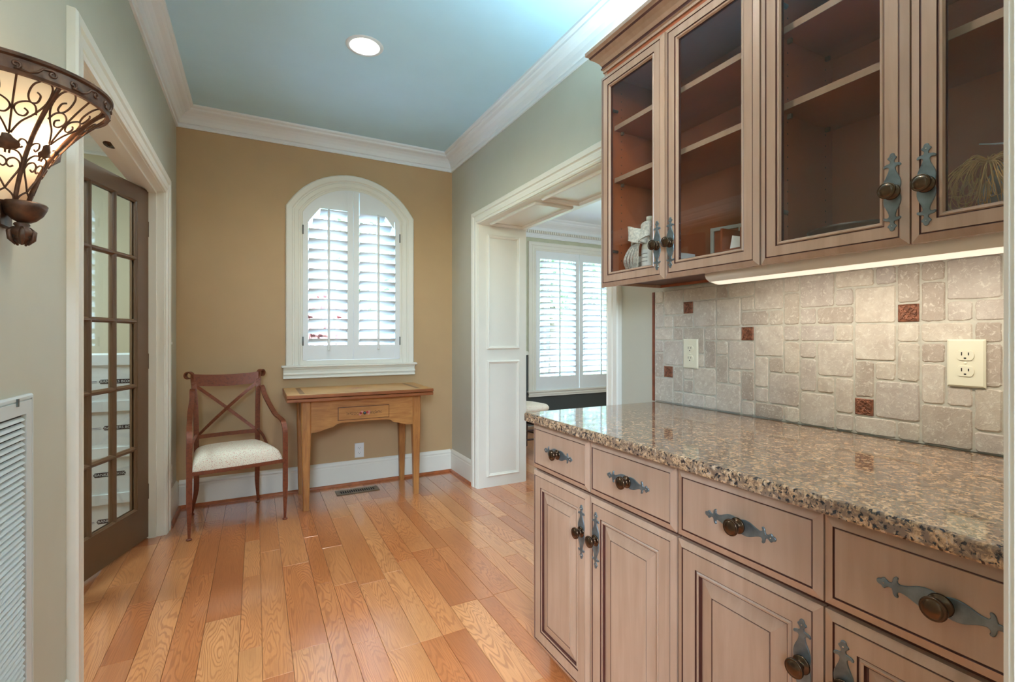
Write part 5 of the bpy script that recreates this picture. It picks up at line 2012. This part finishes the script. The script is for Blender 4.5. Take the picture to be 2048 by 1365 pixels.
# ================================================================== THINGS INSIDE THE UPPER CABINETS
ZF = 1.4425
t = thing('ribboned_bottle', 'cream bottle tied with a big white tulle bow behind the far glass door', 'bottle', (1.300, 1.352, ZF))
mb = MB(); mb.lathe([(0.0, 0.0), (0.030, 0.0), (0.032, 0.006), (0.032, 0.085), (0.028, 0.105), (0.015, 0.125), (0.012, 0.150), (0.012, 0.185), (0.015, 0.187), (0.015, 0.200), (0.0, 0.202)], IDENT, 22)
mb.build('glass_body', 'bottle_cream', t)
mb = MB(); mb.lathe([(0.0325, 0.015), (0.0325, 0.075)], IDENT, 10, arc=(pi - 0.9, pi + 0.9)); lab_ = mb.build('paper_label', 'paper', t)
mb = MB()
for k in range(3):
    mb.lathe([(0.0328, 0.030 + k * 0.014), (0.0328, 0.033 + k * 0.014)], IDENT, 8, arc=(pi - 0.5, pi + 0.5))
mb.build('print_lines', 'grey_card', lab_)
rb = random.Random(8)
mb = MB()
for sg in (1, -1):
    for layer in range(2):
        ln = (0.066 if sg > 0 else 0.040) - 0.012 * layer
        pts = []
        for i in range(17):
            a = 2 * pi * i / 16
            pts.append((-0.036 - 0.016 * sin(a), 0.006 + sg * ln * 0.5 * (1 - cos(a)), 0.122 + 0.012 * layer + 0.022 * (1 - cos(a)) * (0.6 - layer)))
        mb.ribbon(smooth(pts, 2), (0.15, 0.25 * sg, 1), 0.052 - 0.010 * layer, 0.0008)
for k in range(5):
    y1 = 0.02 + 0.014 * k
    mb.ribbon(smooth([(-0.033, 0.006, 0.118), (-0.042, 0.02 + 0.010 * k, 0.090), (-0.045 - 0.003 * k, y1, 0.045), (-0.04, y1 + 0.008, 0.012)], 4), (0.3, 1, 0.1), 0.020, 0.0008)
mb.tube([(-0.036, 0.006, 0.112), (-0.036, 0.006, 0.130)], 0.010, 8)
mb.build('tulle_bow', 'tulle', t)

t = thing('storage_box', 'grey lidded box at the bottom of the far upper cabinet', 'box', (1.42, 1.41, ZF))
mb = MB(); mb.box(-0.07, 0.08, -0.085, 0.075, 0, 0.062); mb.build('body', 'grey_card', t)
mb = MB(); mb.box(-0.074, 0.084, -0.089, 0.079, 0.048, 0.072, c=0.002); mb.build('lid', 'paper', t)

t = thing('tea_rack', 'small reddish wooden rack with folded white cards behind the second glass door', 'rack', (1.38, 0.985, ZF))
mb = MB()
mb.box(-0.06, 0.06, -0.075, -0.068, 0, 0.10); mb.box(-0.06, 0.06, 0.068, 0.075, 0, 0.10); mb.box(-0.06, 0.06, -0.004, 0.004, 0, 0.09)
mb.box(0.05, 0.056, -0.068, 0.068, 0, 0.12); mb.box(-0.06, 0.05, -0.068, 0.068, 0, 0.008); mb.box(-0.06, -0.052, -0.068, 0.068, 0.008, 0.03)
mb.build('frame', 'wood_item', t)
for cx, cz, a in ((-0.036, 0.030, 0.35), (0.036, 0.035, -0.3)):
    mb = MB()
    o = mb.add([(-0.035, cx - 0.024, cz), (-0.035, cx + 0.024, cz - 0.004), (-0.02, cx + 0.026, cz + 0.045), (-0.02, cx - 0.022, cz + 0.030)])
    o2 = mb.add([(-0.033, cx - 0.024, cz), (-0.033, cx + 0.024, cz - 0.004), (-0.018, cx + 0.026, cz + 0.045), (-0.018, cx - 0.022, cz + 0.030)])
    mb.face([o, o + 1, o + 2, o + 3]); mb.face([o2 + 3, o2 + 2, o2 + 1, o2])
    for i in range(4):
        j = (i + 1) % 4
        mb.face([o + i, o + j, o2 + j, o2 + i])
    mb.build('card', 'paper', t)
t = thing('picture_frame', 'pale grey standing frame beside the wooden rack in the far upper cabinet', 'frame', (1.42, 1.115, ZF), radians(12))
mb = MB()
mb.box(-0.006, 0.006, -0.055, -0.043, 0, 0.13); mb.box(-0.006, 0.006, 0.043, 0.055, 0, 0.13); mb.box(-0.006, 0.006, -0.043, 0.043, 0.118, 0.13); mb.box(-0.006, 0.006, -0.043, 0.043, 0, 0.012)
mb.build('moulding', 'grey_card', t)
mb = MB(); mb.box(0.0, 0.004, -0.043, 0.043, 0.012, 0.118); mb.build('picture', 'wood_item', t)

t = thing('serving_tray', 'dark round tray lying at the bottom of the near upper cabinet', 'tray', (1.385, 0.69, ZF))
mb = MB(); mb.lathe([(0.0, 0.006), (0.080, 0.006), (0.098, 0.012), (0.112, 0.030), (0.115, 0.032), (0.112, 0.026), (0.100, 0.004), (0.085, 0.0), (0.0, 0.0)], IDENT, 36)
mb.build('dish', 'dark_tray', t)

# raffia bundle with wire
t = thing('raffia_bundle', 'bundle of straw-coloured raffia tied in a bow behind the near glass door', 'raffia', (1.300, 0.410, ZF))
rr_ = random.Random(21)
mb = MB()
for k in range(70):
    a = rr_.uniform(-1.0, 1.0)
    ln = rr_.uniform(0.04, 0.095)
    y1 = a * 0.075; x1 = rr_.uniform(-0.035, 0.03)
    top = 0.105 + rr_.uniform(-0.004, 0.004)
    loop = rr_.random() < 0.45
    p = [(0, 0, top), (x1 * 0.5, y1 * 0.5, top + rr_.uniform(-0.008, 0.012)), (x1, y1, top - ln * 0.45), (x1 + rr_.uniform(-0.01, 0.01), y1 + rr_.uniform(-0.012, 0.012), max(0.003, top - ln))]
    if loop:
        p += [(x1 * 0.8, y1 * 0.55, max(0.004, top - ln * 1.02)), (x1 * 0.4, y1 * 0.3, top - ln * 0.5)]
    mb.tube(smooth(p, 4), rr_.uniform(0.0006, 0.0013), 4)
mb.build('strands', 'raffia', t)
mb = MB()
for k in range(6):
    mb.tube([(0.02, 0.02 - 0.012 * k, 0.150 - 0.004 * k), (-0.02, -0.16, 0.085 + 0.008 * k)], 0.0014, 5)
mb.tube(smooth([(0.0, -0.06, 0.09), (-0.01, -0.105, 0.075), (-0.01, -0.10, 0.05), (0, -0.07, 0.045)], 6), 0.0014, 5)
mb.build('wire', 'wire_white', t)
t = thing('pale_bag', 'crumpled clear wrapped pack behind the raffia in the near upper cabinet', 'bag', (1.41, 0.36, ZF))
mb = MB()
rr_ = random.Random(4)
o = mb.add([(0.06 * (1 + 0.12 * rr_.uniform(-1, 1)) * cos(a) * r, 0.10 * (1 + 0.12 * rr_.uniform(-1, 1)) * sin(a) * r, z) for (r, z) in ((0.9, 0.0), (1.0, 0.05), (0.9, 0.10), (0.5, 0.135)) for a in [i * 2 * pi / 14 for i in range(14)]])
for j in range(3):
    for i in range(14):
        mb.face([o + j * 14 + i, o + j * 14 + (i + 1) % 14, o + (j + 1) * 14 + (i + 1) % 14, o + (j + 1) * 14 + i])
mb.face(range(o + 42, o + 56)); mb.face(range(o + 13, o - 1, -1))
mb.build('pack', 'grey_card', t)

# ================================================================== STUDY: archive boxes behind the french door
FONT = None


def text_mesh(s, size, mat, name, parent, fn, extr=0.0):
    cu = bpy.data.curves.new('t', 'FONT')
    cu.body = s; cu.size = size; cu.align_x = 'CENTER'; cu.align_y = 'CENTER'
    cu.resolution_u = 2
    ob = bpy.data.objects.new('t', cu)
    me = bpy.data.meshes.new_from_object(ob)
    bpy.data.objects.remove(ob); bpy.data.curves.remove(cu)
    for v in me.vertices:
        v.co = fn(v.co.x, v.co.y)
    me.materials.clear(); me.materials.append(MATS[mat])
    me.name = name
    return link(name, me, parent)


BH = 0.272
for k in range(4):
    lab = ['lowest', 'second lowest', 'third from the floor', 'topmost'][k]
    dx = (0.0, -0.012, 0.010, -0.004)[k]
    t = thing('archive_box', 'white cardboard archive box, %s of the stack behind the french door' % lab, 'box', (-0.818 + dx, 3.80, k * BH), group='archive boxes stacked behind the french door')
    mb = MB(); mb.box(-0.165, 0.165, -0.19, 0.19, 0.0, BH - 0.055); mb.box(-0.163, 0.163, -0.188, 0.188, BH - 0.055, BH - 0.003); mb.build('body', 'box_white', t)
    mb = MB(); mb.box(-0.172, 0.172, -0.197, 0.197, BH - 0.060, BH - 0.0005); mb.build('lid', 'box_white', t)
    lc = (0.075, 0.072, 0.095, 0.09)[k]
    mb = MB()
    pl = [(-0.088, 0), (-0.080, 0.013), (0.080, 0.013), (0.088, 0), (0.080, -0.013), (-0.080, -0.013)]
    lz = 0.115
    o = mb.add([(lc + a * 0.86, -0.1905, lz + b) for a, b in pl]); mb.face(range(o, o + 6))
    lb_ = mb.build('logo_badge', 'box_ink', t)
    text_mesh('BANKERS BOX', 0.021, 'box_white', 'logo_lettering', lb_, lambda x, y, lc=lc: (lc + x * 1.02, -0.1910, lz + y))
    mb = MB()
    for dz in (-0.004, 0.004):
        o = mb.add([(-0.16, -0.1904, lz - 0.002 + dz), (lc - 0.085, -0.1904, lz - 0.002 + dz), (lc - 0.085, -0.1904, lz + 0.000 + dz), (-0.16, -0.1904, lz + 0.000 + dz)]); mb.face([o, o + 1, o + 2, o + 3])
    mb.build('printed_line', 'box_blue', t)

# ================================================================== DINING CHAIR
dc = thing('dining_chair', 'dark wooden dining chair with pale patterned seat glimpsed through the opening', 'chair', (2.44, 4.36, 0), radians(97))
mb = MB()
for top, zz in ((1, 0.0), (0, 0.0)):
    o = mb.add([((0.235 * (abs(cos(a)) ** 0.55) * (1 if cos(a) > 0 else -1)) * r, (0.225 * (abs(sin(a)) ** 0.55) * (1 if sin(a) > 0 else -1)) * r, z) for (r, z) in ((0.94, 0.435), (1.0, 0.455), (1.0, 0.475), (0.93, 0.497), (0.6, 0.507)) for a in [i * 2 * pi / 28 for i in range(28)]]) if top else None
    if top:
        for j in range(4):
            for i in range(28):
                mb.face([o + j * 28 + i, o + j * 28 + (i + 1) % 28, o + (j + 1) * 28 + (i + 1) % 28, o + (j + 1) * 28 + i], 0, True)
        mb.face(range(o + 112, o + 140), 0, True); mb.face(range(o + 27, o - 1, -1))
mb.build('seat', 'floral_fabric', dc)
mb = MB(); mb.box(-0.215, 0.215, -0.205, 0.205, 0.385, 0.436, c=0.004); mb.build('seat_rail', 'dark_wood', dc)
for (lx, ly) in ((-0.195, -0.185), (0.195, -0.185), (-0.19, 0.19), (0.19, 0.19)):
    mb = MB()
    back = ly > 0
    pts = smooth([(lx * 1.08, ly * 1.06, 0.0), (lx * 1.02, ly * 1.0, 0.12), (lx, ly, 0.3), (lx, ly, 0.42)] + ([(lx, ly + 0.02, 0.7), (lx, ly + 0.07, 0.98)] if back else []), 5)
    mb.tube(pts, [0.013 + 0.008 * min(1, p[2] / 0.3) for p in pts], 8)
    mb.build('leg', 'dark_wood', dc)
for z in (0.17, 0.26):
    for sg in (-1, 1):
        mb = MB(); mb.tube([(sg * 0.197, -0.18, z), (sg * 0.193, 0.185, z)], 0.009, 8); mb.build('stretcher', 'dark_wood', dc)
    mb = MB(); mb.tube([(-0.195, -0.182, z), (0.195, -0.182, z)], 0.009, 8); mb.build('stretcher', 'dark_wood', dc)
for z in (0.62, 0.76, 0.92):
    mb = MB(); mb.ribbon([(-0.19 + 0.38 * i / 8, 0.20 + (z - 0.5) * 0.17 + 0.02 * (1 - (i / 4 - 1) ** 2), z) for i in range(9)], (0, 0, 1), 0.05, 0.016); mb.build('back_slat', 'dark_wood', dc)

# ================================================================== OUTDOORS
mb = MB(); mb.box(-40, 60, 4.3, 70, -0.9, -0.75); lawn = struct(mb.build('ground', 'lawn_grass'), 'green lawn outside the windows')
mb = MB(); mb.box(-40, 60, -40, -2.05, -0.30, -0.20); struct(mb.build('reflector', 'bounce_stone'), 'unseen, added pale patio behind the kitchen')  # added slab that bounces daylight up into the rooms
mb = MB(); mb.box(-40, 60, 4.5, 8.2, -0.75, -0.70); struct(mb.build('bounce_terrace', 'bounce_stone'), 'pale terrace added along the house front to bounce light onto the shutters')  # added strip that bounces daylight onto the louvers
mb = MB(); mb.box(-40, 60, 14.5, 19.5, -0.75, -0.73); struct(mb.build('street', 'asphalt'), 'grey street beyond the lawn')


def house(x, y, w, d, hgt, label):
    t = thing('neighbour_house', label, 'building', (x, y, -0.74))
    mb = MB(); mb.box(-w / 2, w / 2, 0, d, 0, hgt); mb.build('wall', 'house_brick', t)
    mb = MB()
    e = 0.5
    o = mb.add([(-w / 2 - e, -e, hgt), (w / 2 + e, -e, hgt), (w / 2 + e, d + e, hgt), (-w / 2 - e, d + e, hgt), (-w / 2 - e, d / 2, hgt + 3.0), (w / 2 + e, d / 2, hgt + 3.0)])
    for q in ((0, 1, 5, 4), (2, 3, 4, 5), (0, 4, 3), (1, 2, 5), (3, 2, 1, 0)):
        mb.face([o + i for i in q])
    mb.build('roof', 'house_roof', t)
    mb = MB(); mb.box(-w / 2 - e, w / 2 + e, -e - 0.05, -e + 0.05, hgt - 0.25, hgt + 0.05); mb.build('fascia', 'house_white', t)
    nwin = int(w / 2.4)
    for k in range(nwin):
        wx = -w / 2 + 1.4 + k * 2.4
        mb = MB(); mb.box(wx - 0.55, wx + 0.55, -0.06, 0.0, 0.9, 2.5); f = mb.build('window', 'house_white', t)
        mb = MB()
        for a in (0, 1):
            for b in (0, 1):
                mb.box(wx - 0.48 + a * 0.5, wx - 0.02 + a * 0.5, -0.075, -0.06, 0.98 + b * 0.76, 1.68 + b * 0.76)
        mb.build('pane', 'window_dark', f)
        for sg in (-1, 1):
            mb = MB(); mb.box(wx + sg * 0.62 - 0.12, wx + sg * 0.62 + 0.12, -0.05, 0, 0.9, 2.5); mb.build('shutter', 'house_white', t)
    return t


house(3.5, 23.0, 12, 7, 3.2, 'brick neighbour house seen through the arched window shutters')
house(19.5, 24.0, 12, 7, 3.2, 'brick neighbour house seen through the dining room shutters')


def tree(name, label, x, y, hgt, r, leaf, seed, trunk=True, z0=-0.74):
    rt_ = random.Random(seed)
    t = thing(name, label, 'tree' if trunk else 'shrub', (x, y, z0))
    if trunk:
        mb = MB(); mb.tube([(0, 0, 0), (0.05, 0, hgt * 0.3), (0, 0.05, hgt * 0.7)], [0.16, 0.12, 0.06], 8); mb.build('trunk', 'bark', t)
    mb = MB()
    nleaf = int(1500 * (1 if trunk else 0.5))
    for k in range(nleaf):
        while True:
            p = Vector((rt_.uniform(-1, 1), rt_.uniform(-1, 1), rt_.uniform(-1, 1)))
            if 0.45 < p.length < 1.0:
                break
        p = Vector((p.x * r, p.y * r, (hgt * 0.68 if trunk else hgt * 0.5) + p.z * (hgt * 0.36 if trunk else hgt * 0.5)))
        sz = rt_.uniform(0.12, 0.24) * (1 if trunk else 0.5)
        a = Vector((rt_.uniform(-1, 1), rt_.uniform(-1, 1), rt_.uniform(-1, 1))).normalized() * sz
        b = Vector((rt_.uniform(-1, 1), rt_.uniform(-1, 1), rt_.uniform(-1, 1))).normalized() * sz
        o = mb.add([p - a, p + b, p + a, p - b]); mb.face([o, o + 1, o + 2, o + 3])
    f = mb.build('foliage', leaf, t, auto=False)
    f['kind'] = 'stuff'
    return t


tree('leafy_tree', 'tall green tree high behind the left arched shutter', -0.9, 19, 8.5, 2.6, 'leaf_green', 1)
tree('leafy_tree', 'tall green tree high behind the right arched shutter', 4.9, 18.5, 8.0, 2.6, 'leaf_green', 2)
tree('flowering_tree', 'small pink flowering tree outside the arched window', 0.75, 11.0, 2.9, 1.1, 'leaf_pink', 3)
tree('round_shrub', 'low green shrub on the lawn outside the arched window', 2.6, 12.5, 0.9, 1.1, 'leaf_green', 4, False)
tree('leafy_tree', 'green tree behind the left dining room shutter', 9.6, 15, 7.5, 1.9, 'leaf_green', 5)
tree('leafy_tree', 'green tree behind the right dining room shutter', 14.6, 17, 8.0, 2.4, 'leaf_green', 6)
tree('round_shrub', 'low green shrub outside the dining room window', 6.6, 9.6, 1.0, 1.4, 'leaf_green', 7, False)
